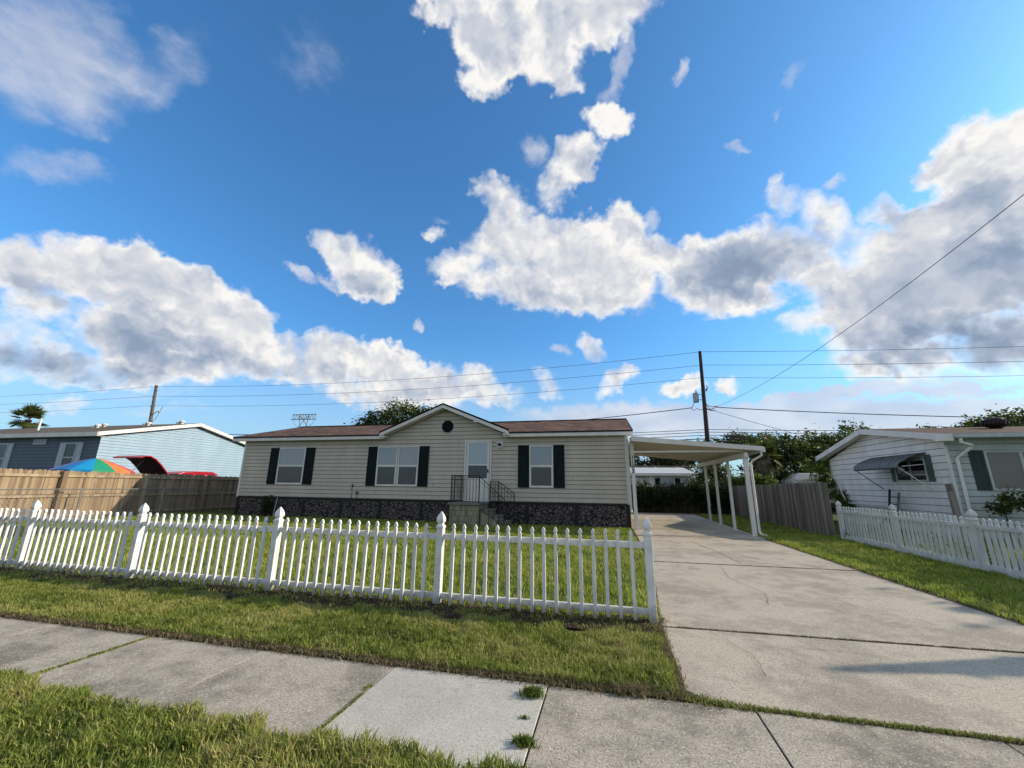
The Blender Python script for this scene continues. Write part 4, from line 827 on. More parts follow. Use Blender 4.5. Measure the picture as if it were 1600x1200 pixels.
# plank leaning by the corner, folded stand, pipe
m = MB(); m.hexa([(10.42, 15.9, .0), (10.62, 15.9, .0), (10.62, 15.95, .0), (10.42, 15.95, .0), (10.44, 16.0, 1.80), (10.62, 16.0, 1.82), (10.62, 16.05, 1.82), (10.44, 16.05, 1.80)])
tag(m.build('plank', M_greywood), 'rough brown upright plank at the corner of the white house beside the downspout', 'plank')
sd_ = thing('ladder', (10.3, 19.5, 0), 'dark folding step ladder standing against the white side wall below the awning', 'ladder')
for y in (18.85, 19.35): MB().bar((10.45, y, 0), (10.75, y, 1.62 if y > 19 else 1.5), .07, .05).build('stile', M_black if y > 19 else M_greywood, sd_)
for k in range(5): MB().bar((10.5+.05*k, 18.85, .25+.27*k), (10.5+.05*k, 19.35, .25+.27*k), .08, .03).build('rung', M_iron, sd_)
MB().bar((10.2, 19.75, 0), (10.72, 19.2, .98), .10, .08).build('rear_leg', M_black, sd_)
m = MB(); m.tube([(10.9, 23.2, 2.0), (10.8, 23.0, 1.5), (10.75, 22.6, 1.05), (10.75, 22.3, .98), (10.75, 19.6, .96)], .025, 6); tag(m.build('pipe', M_alum), 'thin white bent pipe running along the lower side wall of the white house', 'pipe')

MB.K = 1.12
# ================================================================== BLUE HOUSE ON THE LEFT
BX, BY0, BY1, BZ, BR, BRZ = -27.15, 16.4, 26.6, 3.98, 21.6, 5.18
bh = thing('blue_house', (-36, 21.5, 0), 'blue vinyl-sided manufactured home with white rake boards behind the cedar fence', 'house')
s = MB()
def bsp(z):
    if z <= BZ: return (0, BY1-BY0)
    k = (z-BZ)/(BRZ-BZ); return (k*(BR-BY0), (BY1-BY0)-k*(BY1-BR))
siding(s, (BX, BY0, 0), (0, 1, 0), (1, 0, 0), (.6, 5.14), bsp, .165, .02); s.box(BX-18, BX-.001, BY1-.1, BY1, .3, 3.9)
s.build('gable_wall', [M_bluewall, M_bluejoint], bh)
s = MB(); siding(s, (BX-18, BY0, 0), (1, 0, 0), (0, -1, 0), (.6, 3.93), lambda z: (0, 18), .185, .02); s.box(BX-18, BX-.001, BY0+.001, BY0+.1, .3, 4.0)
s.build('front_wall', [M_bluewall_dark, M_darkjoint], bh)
m = MB(); rx = BX+.28; a0 = (BY0-.35); zz = BZ+.20; sb = (BRZ+.28-zz)/(BR-a0); zb = BRZ+.28-sb*(BY1+.35-BR)
m.prism([(rx, a0, zz), (rx, BR, BRZ+.28), (rx, BY1+.35, zb), (rx, BY1+.35, zb-.05), (rx, BR, BRZ+.23), (rx, a0, zz-.05)], (-18.8, 0, 0)); brf = m.build('roof', M_greyroof, bh)
m = MB(); m.prism([(rx+.002, a0, zz-.01), (rx+.002, BR, BRZ+.27), (rx+.002, BY1+.35, zb-.01), (rx+.002, BY1+.35, zb-.22), (rx+.002, BR, BRZ+.06), (rx+.002, a0, zz-.22)], (.03, 0, 0))
m.prism([(rx, a0, zz-.20), (rx, BR, BRZ+.08), (rx, BY1+.35, zb-.20), (rx, BY1+.35, zb-.215), (rx, BR, BRZ+.065), (rx, a0, zz-.215)], (-.28, 0, 0))
m.build('rake_board', M_trim, brf)
m = MB(); m.box(rx-18.8, rx, a0-.03, a0, zz-.24, zz-.01); m.box(rx-18.8, rx, a0, BY0, zz-.235, zz-.22); m.build('fascia', M_trim, brf)
def bwin(x0, x1, z0, z1, sh=True):
    m = MB(); frame_ring(m, x0, x1, z0, z1, BY0-.012, .08, .05); m.box(x0, x1, BY0-.05, BY0-.02, (z0+z1)/2-.03, (z0+z1)/2+.03); w = m.build('window', M_greyshut, bh); MB().box(x0+.08, x1-.08, BY0-.035, BY0-.02, z0+.08, z1-.08).build('pane', M_darkglass, w)
    if sh:
        for a, c in ((x0-.42, x0-.02), (x1+.02, x1+.42)):
            k = MB(); k.box(a, c, BY0-.05, BY0-.015, z0, z1); k.box(a+.06, c-.06, BY0-.058, BY0-.05, z0+.08, (z0+z1)/2-.05); k.box(a+.06, c-.06, BY0-.058, BY0-.05, (z0+z1)/2+.05, z1-.08); k.build('shutter', M_greyshut, bh)
bwin(-29.62, -28.70, 2.0, 3.64); bwin(-35.3, -34.26, 1.9, 3.66); bwin(-32.25, -31.2, 3.56, 3.86, False)
for (x, y) in ((-34.05, 20.6), (-33.0, 19.6), (-30.1, 20.6), (-26.95-1.2, 21.3)):
    zr = zz+(y-a0)*sb; m = MB(); m.lathe((x, y, zr-.05), [(.09, 0), (.09, .16), (.17, .17), (.17, .24), (.10, .28)], 12); m.box(x-.38, x-.12, y-.1, y+.1, zr-.03, zr+.12); m.build('roof_vent', M_trim, brf)
m = MB(); m.tube([(-36.6, 18.6, 4.55), (-36.6, 18.6, 5.55)], .06, 8); m.build('vent_pipe', M_trim, brf)

# ================================================================== BEACH UMBRELLA
ub = thing('beach_umbrella', (-22.9, 14.0, 0), 'open rainbow-striped beach umbrella showing above the cedar fence', 'umbrella')
UO = [6, 0, 1, 2, 3, 4, 5, 6, 0, 1, 2, 7]
cols = [(.02, .17, .42), (.01, .28, .55), (.02, .30, .16), (.72, .20, .06), (.60, .06, .07), (.55, .30, .05), (.20, .18, .42), (.10, .35, .42)]
um = [painted('umbrella_stripe', c, .05, 4, .6) for c in cols]; ux, uy, uz = -22.9, 13.86, 2.60
NS = 12
for k in range(NS):
    m = MB(); 
    for j in range(6):
        ta = 2*PI*(k+j/6)/NS-2.12; tb = 2*PI*(k+(j+1)/6)/NS-2.12
        def pt(t, q, j_):
            sag = 1-.05*math.sin(PI*j_/6); R_u = 1.42*q*sag; return (ux+R_u*math.cos(t), uy+R_u*math.sin(t), uz-.58*q**1.3+.03*math.sin(PI*j_/6)*q)
        for a, c in ((0.001, .35), (.35, .7), (.7, 1.0)): m.quad(pt(ta, a, j), pt(ta, c, j), pt(tb, c, j+1), pt(tb, a, j+1))
        p, q = pt(ta, 1, j), pt(tb, 1, j+1); dz = lambda jj: .10+.05*math.sin(PI*jj/6)
        m.quad(p, q, (q[0], q[1], q[2]-dz(j+1)), (p[0], p[1], p[2]-dz(j)))
    m.build('canopy_panel', um[UO[k]], ub)
MB().tube([(ux, uy, 0), (ux, uy, uz+.07)], [.022, .018], 8).build('pole', M_trim, ub)
# ================================================================== RED PICKUP WITH ITS BONNET UP
car = thing('pickup_truck', (-24.2, 17.5, 0), 'red pickup truck with its bonnet propped open behind the cedar fence', 'truck')
cx = -24.3; w = .98
m = MB()
prof = [(14.95, .45), (14.90, .95), (15.0, 1.18), (17.2, 1.28), (20.6, 1.30), (22.6, 1.28), (22.7, .55), (22.3, .42)]
m.prism([(cx-w, y, z) for y, z in prof], (2*w, 0, 0)); body = m.build('body', M_red, car, bevel=.06)
m = MB(); lo = [(17.35, 1.26), (20.75, 1.28)]; 
yb = [17.35, 18.25, 18.6, 20.35, 20.62, 20.80]; zb_ = [1.27, 2.03, 2.14, 2.15, 2.08, 1.27]
m.hexa([(cx-.90, 17.35, 1.27), (cx+.90, 17.35, 1.27), (cx+.90, 20.80, 1.27), (cx-.90, 20.80, 1.27), (cx-.72, 18.35, 2.05), (cx+.72, 18.35, 2.05), (cx+.72, 20.52, 2.05), (cx-.72, 20.52, 2.05)])
m.build('glasshouse', M_darkglass, car)
m = MB(); m.prism([(cx-.76, 18.25, 2.02), (cx-.74, 18.5, 2.12), (cx-.72, 19.2, 2.18), (cx-.72, 20.2, 2.17), (cx-.76, 20.6, 2.06), (cx-.76, 20.6, 2.0), (cx-.76, 18.3, 1.98)], (1.52, 0, 0)); m.build('cab_roof', M_red, car, bevel=.04)
m = MB()
for sx in (-1, 1):
    for (ya, yb_, ta, tb_) in ((17.42, 17.48, 18.30, 18.36), (18.95, 19.02, 19.1, 19.17), (19.75, 19.9, 19.75, 19.9), (20.6, 20.8, 20.42, 20.55)):
        m.hexa([(cx+sx*.88, ya, 1.27), (cx+sx*.915, ya, 1.27), (cx+sx*.915, yb_+.05, 1.27), (cx+sx*.88, yb_+.05, 1.27), (cx+sx*.71, ta, 2.05), (cx+sx*.745, ta, 2.05), (cx+sx*.745, tb_+.03, 2.05), (cx+sx*.71, tb_+.03, 2.05)])
m.build('pillar', M_red, car)
hp = [(17.85, 1.40), (17.5, 2.00), (17.1, 2.42), (16.75, 2.72), (16.45, 2.86), (16.2, 2.86), (15.98, 2.76)]
m = MB(); [m.bar((cx, a[0], a[1]), (cx, c[0], c[1]), 1.90, .05, (0, 0, 1)) for a, c in zip(hp[:-1], hp[1:])]; hood = m.build('bonnet', M_red, car)
m = MB(); [m.bar((cx, a[0]-.03, a[1]-.045), (cx, c[0]-.01, c[1]-.045), 1.74, .02, (0, 0, 1)) for a, c in zip(hp[:5], hp[1:6])]; m.build('bonnet_liner', M_underhood, hood)
MB().tube([(cx+.6, 15.3, 1.15), (cx+.6, 16.5, 2.8)], .012, 6).build('prop_rod', M_iron, hood)
for sx in (-1, 1):
    for y in (15.9, 21.3):
        m = MB(); m.lathe((0, 0, 0), [(.24, -.12), (.36, -.12), (.39, -.07), (.39, .07), (.36, .12), (.24, .12)], 20); m.v = [(cx+sx*.88+z, y+x, .39+yy) for x, yy, z in m.v]; wh = m.build('wheel', M_rubber, car, smooth=False)
        m = MB(); m.lathe((0, 0, 0), [(.06, -.125), (.235, -.11), (.235, .11), (.06, .125)], 16); m.v = [(cx+sx*.88+z, y+x, .39+yy) for x, yy, z in m.v]; m.build('rim', M_galv, wh)

MB.K = 1.0
# ================================================================== HOMES BEHIND THE DRIVEWAY
bk = thing('mobile_home', (2.5, 38, 0), 'white mobile home with a ribbed metal roof seen under the carport', 'house')
s = MB(); s.box(-7, 6.55, 36.0, 40, .4, 2.62); s.build('wall', M_whitewall, bk)
m = MB(); m.prism([(-7.2, 35.6, 2.66), (6.9, 35.6, 2.66), (6.3, 38.2, 3.22), (-7.2, 38.2, 3.22)], (0, 0, .05)); m.prism([(-7.2, 40.6, 2.66), (6.9, 40.6, 2.66), (6.3, 38.2, 3.22), (-7.2, 38.2, 3.22)], (0, 0, .05)); r_ = m.build('roof', M_metalroof, bk)
m = MB(); m.box(-7.2, 6.9, 35.56, 35.62, 2.50, 2.66); [m.box(x-.03, x+.03, 35.6, 35.66, .0, 2.6) for x in (-1, 1.0, 3.35, 6.8)]; m.build('porch_trim', M_trim, bk)
m = MB(); m.box(4.15, 5.2, 35.95, 35.99, 1.5, 2.32); bw_ = m.build('window', M_trim, bk); MB().box(4.2, 5.15, 35.93, 35.955, 1.55, 2.27).build('pane', M_blind, bw_)
for a in (3.9, 5.45): MB().box(a-.2, a+.2, 35.94, 35.99, 1.5, 2.32).build('shutter', M_shutter, bk)
m = MB(); m.box(1.2, 1.26, 35.93, 35.99, .4, 2.4); m.box(2.8, 2.86, 35.93, 35.99, .4, 2.4); m.box(1.2, 2.86, 35.93, 35.99, 2.36, 2.42); m.build('panel_trim', M_greyshut, bk)
b2 = thing('mobile_home', (12, 42, 0), 'pale single-storey home with a flat cream roof edge glimpsed between the carport posts', 'house')
MB().box(8.2, 16.2, 40, 44, .3, 2.4).build('wall', painted('cream_wall', (.55, .52, .45), .08, 2, .6), b2); MB().box(8.0, 16.4, 39.7, 44.3, 2.41, 2.56).build('roof', M_alum, b2)
m = MB(); m.box(10.2, 11.3, 39.95, 39.99, 1.2, 2.1); w_ = m.build('window', M_trim, b2); MB().box(10.27, 11.23, 39.93, 39.955, 1.27, 2.03).build('pane', M_darkglass, w_)
rv = thing('camper_trailer', (13.4, 32.3, 0), 'off-white camper trailer roof with an awning box above the grey stockade fence', 'trailer')
m = MB(); m.prism([(12.1, 31.5, .7), (12.1, 31.5, 2.15), (12.5, 31.5, 2.62), (14.6, 31.5, 2.66), (15.1, 31.5, 2.3), (15.1, 31.5, .7)], (0, 2.2, 0)); m.build('body', M_alum, rv, bevel=.06)
MB().bar((12.2, 31.4, 2.22), (14.0, 31.4, 2.35), .14, .12).build('awning_box', M_trim, rv); MB().bar((12.4, 31.42, 2.0), (13.4, 31.42, 2.2), .05, .05).build('awning_arm', M_galv, rv)
m = MB(); m.box(12.6, 13.4, 31.46, 31.5, 1.5, 1.95); m.build('window', M_darkglass, rv)
for y in (31.6, 33.6): m = MB(); m.lathe((0, 0, 0), [(.2, -.1), (.33, -.1), (.33, .1), (.2, .1)], 16); m.v = [(13.6+x, y+z, .34+yy) for x, yy, z in m.v]; m.build('wheel', M_rubber, rv)
MB().box(12.3, 15.0, 31.7, 33.5, .45, .72).build('chassis', M_iron, rv)

# ================================================================== POLES, WIRES, PYLON
def insul(m, x, y, z, dx=.12):
    m.lathe((x+dx, y, z), [(.02, 0), (.05, .03), (.05, .06), (.02, .09), (.045, .11), (.02, .16)], 8); m.bar((x, y, z), (x+dx, y, z), .03)
p1_ = thing('utility_pole', (9.4, 42, 0), 'dark wooden utility pole with a grey transformer can behind the carport', 'pole')
MB().tube([(9.2, 42, 0), (9.4, 42, 7), (9.55, 42, 15.0)], [.24, .21, .15], 12).build('shaft', M_concpole2, p1_)
m = MB(); m.lathe((8.72, 42, 9.75), [(.24, 0), (.27, .05), (.27, .85), (.22, .93), (.1, .96)], 14); m.bar((8.95, 42, 10.5), (9.35, 42, 10.5), .06); m.bar((8.95, 42, 10.0), (9.35, 42, 10.0), .06)
tr_ = m.build('transformer', M_galv, p1_); m = MB(); m.lathe((8.8, 42, 10.7), [(.05, 0), (.08, .05), (.04, .12), (.07, .17), (.03, .3)], 8); m.build('bushing', M_galv, tr_)
m = MB(); [insul(m, 9.5, 42, z) for z in (14.85, 13.45, 12.15)]; m.build('insulator', M_galv, p1_)
m = MB(); m.tube([(9.5, 42, 10.9), (9.85, 42, 11.0), (9.92, 42, 11.3), (9.75, 42, 11.45)], .03, 6); m.tube([(9.75, 42, 10.85), (9.85, 42, 11.2)], .06, 6); m.build('fuse_cutout', M_iron, p1_)
m = MB()
for (a, z, c, zz_) in ((8.2, 9.2, 8.6, 9.0), (8.6, 9.2, 9.4, 9.0), (9.4, 9.3, 10.1, 9.0), (9.5, 9.0, 10.5, 9.25), (9.5, 9.5, 10.6, 9.3), (8.6, 9.9, 8.2, 9.2), (9.6, 9.7, 9.9, 9.05), (9.7, 9.0, 10.4, 8.95)): m.tube([(a, 42, z), ((a+c)/2, 42, (z+zz_)/2-.12), (c, 42, zz_)], .03, 5)
m.build('jumper_cable', M_wire, p1_)
p2_ = thing('utility_pole', (-61, 42, 0), 'weathered pale utility pole leaning slightly behind the blue house', 'pole')
MB().tube([(-61.3, 42, 0), (-61.0, 42, 8), (-61.55, 42, 14.7)], [.27, .22, .17], 12).build('shaft', M_concpole, p2_)
m = MB(); [insul(m, -61.5, 42, z, d) for z, d in ((14.4, -.3), (13.0, -.35), (11.65, -.3), (14.4, .35), (13.9, .3))]; m.build('insulator', M_galv, p2_)
m = MB(); m.tube([(-61.1, 42, 10.4), (-60.4, 42, 10.9), (-59.9, 42, 10.95)], .05, 6); m.tube([(-61, 42, 9.3), (-60.3, 42, 9.9), (-60, 42, 10.6), (-59.5, 42, 11.6)], .035, 6); m.lathe((-59.9, 42, 10.7), [(.05, 0), (.14, .06), (.10, .22), (.03, .28)], 8); m.build('street_lamp_arm', M_galv, p2_)
def wire(pts, sag, rr, label, n=24):
    P = []
    for k, (a, c) in enumerate(zip(pts[:-1], pts[1:])):
        a = Vector(a); c = Vector(c); s_ = sag[k] if isinstance(sag, (list, tuple)) else sag
        for j in range(n+(k == len(pts)-2)): t = j/n; q = a.lerp(c, t); q.z -= 4*s_*t*(1-t); P.append(q)
    o = MB().tube(P, rr, 5).build('power_line', M_wire, smooth=True); return tag(o, label, 'power line', 'overhead lines strung between the utility poles')
wire([(-130, 42, 15.4), (-61.6, 42, 14.55), (9.65, 42, 14.95), (80, 42, 13.6)], [.6, 1.1, .8], .019, 'topmost thin overhead line, tied at the very top of the dark utility pole')
wire([(-130, 42, 14.2), (-61.7, 42, 13.15), (9.65, 42, 13.55), (80, 42, 12.4)], [.6, 1.0, .8], .019, 'second overhead line from the top of the dark utility pole')
wire([(-130, 42, 12.9), (-61.6, 42, 11.8), (9.6, 42, 12.25), (80, 42, 11.2)], [.6, 1.0, .8], .017, 'third overhead line, passing just above the transformer can')
wire([(-62, 42, 8.3), (-30, 42, 7.3), (8.3, 42, 9.22)], [.3, .5], .040, 'thick black cable running left from just below the transformer to the tan roof')
wire([(10.5, 42, 9.2), (45, 42, 7.1)], [.3], .040, 'thick black cable running right from just below the transformer above the white house')
for k, (za, zb_, lab) in enumerate(((7.05, 6.75, 'uppermost of the low communication lines crossing the dark pole near the carport roof'), (6.80, 6.45, 'second of the low communication lines crossing the dark pole near the carport roof'), (6.50, 6.05, 'third of the low communication lines crossing the dark pole near the carport roof'), (6.15, 5.65, 'lowest and thickest communication line crossing the dark pole near the carport roof'))):
    wire([(-61.1, 42, za+.4), (9.4, 42, za), (60, 42, zb_-.4)], [.7, .25], .028 if k < 3 else .045, lab)
wire([(9.6, 42, 9.1), (22, 41, 4.6)], [.1], .02, 'slack guy wire slanting down to the right of the dark pole into the trees')
# service drop passing over the camera's right
m = MB(); P = []; a = Vector((10.1, 42, 9.1)); c = Vector((13.6, 4.0, 12.2))
for j in range(33): t = j/32; q = a.lerp(c, t); q.z -= 4*1.35*t*(1-t); P.append(q)
tag(m.tube(P, .013, 5).build('power_line', M_wire, smooth=True), 'single service cable rising steeply from the dark pole to the upper right corner', 'power line', 'overhead lines strung between the utility poles')
m = MB(); m.bar((10.9, 41.8, 6.35), (12.7, 41.8, 6.2), .16, .14); tag(m.build('splice_case', M_wire), 'black cylindrical cable splice case hanging on the low lines right of the dark pole', 'splice case')
# lattice pylon far away
pt_ = thing('lattice_pylon', (-104, 120, 0), 'distant steel lattice transmission pylon with a wide flat top above the tan roof', 'pylon')
m = MB(); X0 = -104
for sx in (-1, 1):
    for sy in (-1, 1): m.bar((X0+sx*3.2, 120+sy*3.2, 0), (X0+sx*1.2, 120+sy*1.0, 20.5), .22)
    m.bar((X0+sx*1.2, 120, 20.5), (X0+sx*2.0, 120, 24.8), .2); m.bar((X0+sx*2.0, 120, 20.5), (X0-sx*1.2, 120, 24.4), .16)
for k in range(6):
    z = 3.4*k; q = 3.2-2.0*z/20.5; q2 = 3.2-2.0*(z+3.4)/20.5
    for sy in (-1, 1): m.bar((X0-q, 120+sy*q, z), (X0+q2, 120+sy*q2, z+3.4), .12); m.bar((X0+q, 120+sy*q, z), (X0-q2, 120+sy*q2, z+3.4), .12)
pm = m.build('tower_body', M_steel, pt_)
m = MB(); m.bar((X0-5, 120, 25.1), (X0+5, 120, 25.1), .22); m.bar((X0-5.4, 120, 23.4), (X0+5.2, 120, 23.3), .22)
for k in range(8): x = X0-5+1.25*k; m.bar((x, 120, 23.4), (x+.62, 120, 25.1), .12); m.bar((x+.62, 120, 25.1), (x+1.25, 120, 23.4), .12)
m.build('crossarm', M_steel, pt_)
for s_ in (-1, 1): MB().tube([(X0+s_*4.2, 120, 23.3), (X0+s_*4.0, 120, 21.9), (X0+s_*2.4, 120, 20.9)], .07, 5).build('insulator_string', M_steel, pt_)

# ================================================================== TREES AND PLANTS
def leaf_cloud(name, blobs, n, size, m, parent, seed, tlo=0.0, flat=.5, shell=.55, clump=.22):
    """leaves on many small twig clusters spread through ellipsoid blobs (cx,cy,cz,rx,ry,rz)"""
    r = np.random.default_rng(seed); B = np.array(blobs, float); vol = (B[:, 3]*B[:, 4]*B[:, 5])**.75; pr_ = vol/vol.sum()
    nc = max(12, int(n/34)); bi = r.choice(len(B), nc, p=pr_); d = r.normal(size=(nc, 3)); d /= np.linalg.norm(d, axis=1)[:, None]
    q = shell+(1.08-shell)*r.random(nc)**.8; q[r.random(nc) < .12] *= r.uniform(.4, 1)
    C = B[bi, :3]+d*q[:, None]*B[bi, 3:6]; ct = r.random(nc)
    k = r.integers(0, nc, n); cs = clump*(.5+r.random(nc)); P = C[k]+r.normal(size=(n, 3))*cs[k][:, None]*[1, 1, .7]
    P = P[P[:, 2] > .02]; k = k[:len(P)]; n = len(P)
    a = r.normal(size=(n, 3)); a[:, 2] *= flat; a /= np.linalg.norm(a, axis=1)[:, None]; b_ = np.cross(a, r.normal(size=(n, 3))); b_ /= np.linalg.norm(b_, axis=1)[:, None]
    s_ = size*r.uniform(.6, 1.3, n)[:, None]
    V = np.empty((n, 4, 3)); V[:, 0] = P-a*s_; V[:, 1] = P+b_*s_*.5; V[:, 2] = P+a*s_; V[:, 3] = P-b_*s_*.5
    F = np.arange(n*4).reshape(n, 4); t = np.clip(tlo+.35*ct[k]+.55*r.random(n), 0, 1)
    return fast_mesh(name, V.reshape(-1, 3), F, m, np.repeat(t, 4), parent)
def tree(name, x, y, h, blobs, n, size, m, label, seed, cat='tree', group=None, trunk=.22, clump=.3, shell=.55):
    t = thing(name, (x, y, 0), label, cat, group); r = random.Random(seed); mb = MB()
    top = min(b_[2] for b_ in blobs)
    mb.tube([(x, y, 0), (x+r.uniform(-.1, .1), y, top*.5), (x, y, top)], [trunk, trunk*.8, trunk*.6], 8)
    for b_ in blobs: mb.tube([(x, y, top*.8), (x+(b_[0]-x)*.5, y+(b_[1]-y)*.5, top+(b_[2]-top)*.4), (b_[0], b_[1], b_[2]+b_[5]*.4)], [trunk*.5, trunk*.33, trunk*.1], 6)
    mb.build('trunk', M_bark, t, smooth=True); leaf_cloud('crown', blobs, n, size, m, t, seed, clump=clump, shell=shell); return t
def rblobs(x, y, z, rx, ry, rz, n, k, seed):
    r = random.Random(seed); out = []
    for _ in range(n):
        a = r.uniform(0, 2*PI); u = r.uniform(.3, .85); out.append((x+rx*u*math.cos(a), y+ry*u*math.sin(a), z+rz*r.uniform(-.55, .75), rx*k*r.uniform(.8, 1.3), ry*k*r.uniform(.8, 1.3), rz*k*r.uniform(.8, 1.3)))
    return out
# oak behind the tan house
tree('oak_tree', -23.5, 45, 11, [(-29.5, 45, 8.3, 1.8, 2, 1.2), (-27.3, 45, 9.2, 1.9, 2, 1.5), (-24.8, 45, 9.5, 2.4, 2.2, 1.9), (-22.8, 46, 9.9, 1.6, 2, 1.2), (-20.2, 45, 9.2, 1.5, 2, 1.5), (-18.6, 45, 9.4, 1.0, 1.6, .9), (-24, 45, 7.5, 5, 2.6, 1.6)], 15000, .16, M_leaf, 'dark oak crown rising behind the left half of the tan roof', 101, clump=.42, shell=.5)
def fan_palm(x, y, h, cr, label, seed, m=M_palm, dry=False, n=26, leaflets=17):
    t = thing('palm_tree', (x, y, 0), label, 'palm tree'); r = random.Random(seed)
    MB().tube([(x, y, 0), (x+.1, y, h*.5), (x, y, h)], [.24, .2, .22], 10).build('trunk', M_bark, t, smooth=True)
    def fronds(name, cnt, el0, el1, mm, hang):
        V = []; F = []; T = []
        for k in range(cnt):
            az = r.uniform(0, 2*PI); el = r.uniform(el0, el1); L = cr*r.uniform(.75, 1.1); d = Vector((math.cos(az)*math.cos(el), math.sin(az)*math.cos(el), math.sin(el)))
            hub = Vector((x, y, h))+d*L*.45; side = d.cross(Vector((0, 0, 1))); side = side.normalized() if side.length > .01 else Vector((1, 0, 0)); nrm = side.cross(d)
            tt = r.uniform(.2, .8); i = len(V); V += [Vector((x, y, h))-side*.015, Vector((x, y, h))+side*.015, hub+side*.015, hub-side*.015]; F.append((i, i+1, i+2, i+3)); T += [tt]*4
            for j in range(leaflets):
                a = (j/(leaflets-1)-.5)*3.6; dd = (d*math.cos(a)+side*math.sin(a)); ll = L*.6*(.7+.3*math.cos(a))*r.uniform(.85, 1.1)
                e = hub+dd*ll-Vector((0, 0, hang*ll*.35*r.uniform(.5, 1.3))); wv = (side*math.cos(a)-d*math.sin(a))*.055; mid = hub+dd*ll*.5+nrm*.02
                i = len(V); V += [hub, mid-wv, e, mid+wv]; F.append((i, i+1, i+2, i+3)); T += [min(1, max(0, tt+r.uniform(-.2, .25)))]*4
        fast_mesh(name, np.array([tuple(v) for v in V]), np.array(F), mm, np.array(T), t)
    fronds('crown', n, -.75, 1.35, m, .30)
    if dry: fronds('dry_skirt', 22, -1.35, -.5, M_drypalm, .9)
    return t
fan_palm(-50, 24.6, 6.75, 1.55, 'cabbage palm crown poking above the roof of the blue house', 103)
fan_palm(10.15, 30.2, 3.7, 1.15, 'fan palm with drooping tan dead fronds right of the carport', 105, dry=True, n=26)
# dark tree wall behind the right-hand fence
bx = [('tree', 12.6, 34, [(11.2, 34, 3.6, 1.5, 1.3, 1.3), (12.6, 34, 4.4, 1.5, 1.3, 1.1), (14.0, 34, 3.4, 1.6, 1.4, 1.8), (12.4, 33.4, 2.2, 2.2, 1.2, 1.6)], 'dark bushy tree directly right of the fan palm'),
      ('tree', 15.8, 35, [(15.2, 35, 4.4, 1.5, 1.3, 1.3), (16.6, 35, 4.5, 1.4, 1.3, 1.1), (15.8, 34.4, 2.6, 2.2, 1.4, 2.0)], 'dark dense tree in the middle of the tree row behind the grey stockade fence'),
      ('tree', 18.2, 35, [(18.0, 35, 4.6, 1.3, 1.3, 1.3), (19.4, 35, 4.0, 1.4, 1.3, 1.4), (17.6, 34.5, 2.6, 1.9, 1.4, 2.0)], 'dark tree just left of the white house eave')]
for k, (nm, x, y, bl, lab) in enumerate(bx): tree(nm, x, y, 6, bl, 9000, .13, M_leaf, lab, 110+k, group='trees behind the grey stockade fence', clump=.26, shell=.4)
tree('tree', 19.6, 38, 8, [(19.4, 38, 6.0, .8, .8, .9), (20.2, 38, 6.5, .5, .6, .5), (18.8, 38, 5.6, .7, .7, .6)], 900, .12, M_leaf, 'thin wispy tree top showing over the peak of the white house gable', 117, clump=.25, trunk=.1)
tree('tree', 29, 37, 8, [(27.8, 37, 6.1, 1.4, 1.4, .7), (29.6, 37, 6.6, 1.6, 1.4, .9), (31.5, 37, 6.3, 1.7, 1.4, .8), (25.8, 37, 5.9, 1.2, 1, .5), (23.6, 37, 5.9, .8, 1, .35)], 5200, .14, M_leaf, 'spreading green tree visible over the brown roof of the white house', 118, clump=.32)
tree('tree', 11.0, 46, 6, [(8.5, 46, 5.2, 1.5, 1.5, 1.1), (11, 46, 5.6, 1.8, 1.5, .9), (13.4, 46, 6.1, 1.5, 1.5, .9), (6.0, 46, 4.8, 1.3, 1.5, .8), (15.5, 46, 6.1, 1.6, 1.5, 1.0)], 7500, .15, M_leaf, 'distant green tree line just above the right end of the carport roof', 119, clump=.35)
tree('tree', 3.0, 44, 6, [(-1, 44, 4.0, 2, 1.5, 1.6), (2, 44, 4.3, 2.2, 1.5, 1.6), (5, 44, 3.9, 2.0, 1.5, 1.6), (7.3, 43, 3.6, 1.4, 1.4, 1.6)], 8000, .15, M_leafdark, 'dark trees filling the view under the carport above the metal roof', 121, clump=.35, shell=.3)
tree('tree', 7.6, 31.5, 4, [(6.7, 31.5, 2.7, 1.0, .8, .9), (7.9, 31.5, 2.1, 1.1, .8, .9), (6.2, 31, 1.6, .9, .8, 1.0), (7.2, 31.4, 3.1, .8, .7, .6)], 5200, .085, M_leaf, 'small round tree behind the end of the carport between the posts', 122, clump=.18, trunk=.08, shell=.4)
def bush(name, blobs, n, size, m, label, seed, cat='bush', clump=.16, stems=None, shell=.4):
    x, y = blobs[0][0], blobs[0][1]; t = thing(name, (x, y, 0), label, cat)
    leaf_cloud('foliage', blobs, n, size, m, t, seed, clump=clump, shell=shell)
    mb = MB(); r = random.Random(seed)
    for b_ in blobs: mb.tube([(b_[0]+r.uniform(-.1, .1), b_[1], 0), (b_[0], b_[1], b_[2])], [.03, .012], 6)
    mb.build('stem', M_bark, t); return t
bush('bush', [(8.6, 28.6, 2.05, .8, .5, .45), (7.6, 28.5, 1.9, .5, .4, .4), (9.4, 28.6, 1.9, .5, .4, .4)], 5200, .065, M_leaf2, 'bright green bush peeping over the grey stockade fence beside the carport post', 131, clump=.12)
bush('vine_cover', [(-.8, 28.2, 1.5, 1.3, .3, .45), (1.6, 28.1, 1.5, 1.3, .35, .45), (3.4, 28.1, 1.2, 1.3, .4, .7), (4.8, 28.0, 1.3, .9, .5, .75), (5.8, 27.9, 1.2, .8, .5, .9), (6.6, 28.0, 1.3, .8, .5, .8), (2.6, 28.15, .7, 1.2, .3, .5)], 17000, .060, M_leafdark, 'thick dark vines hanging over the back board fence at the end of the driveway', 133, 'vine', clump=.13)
MB.K = 1.064
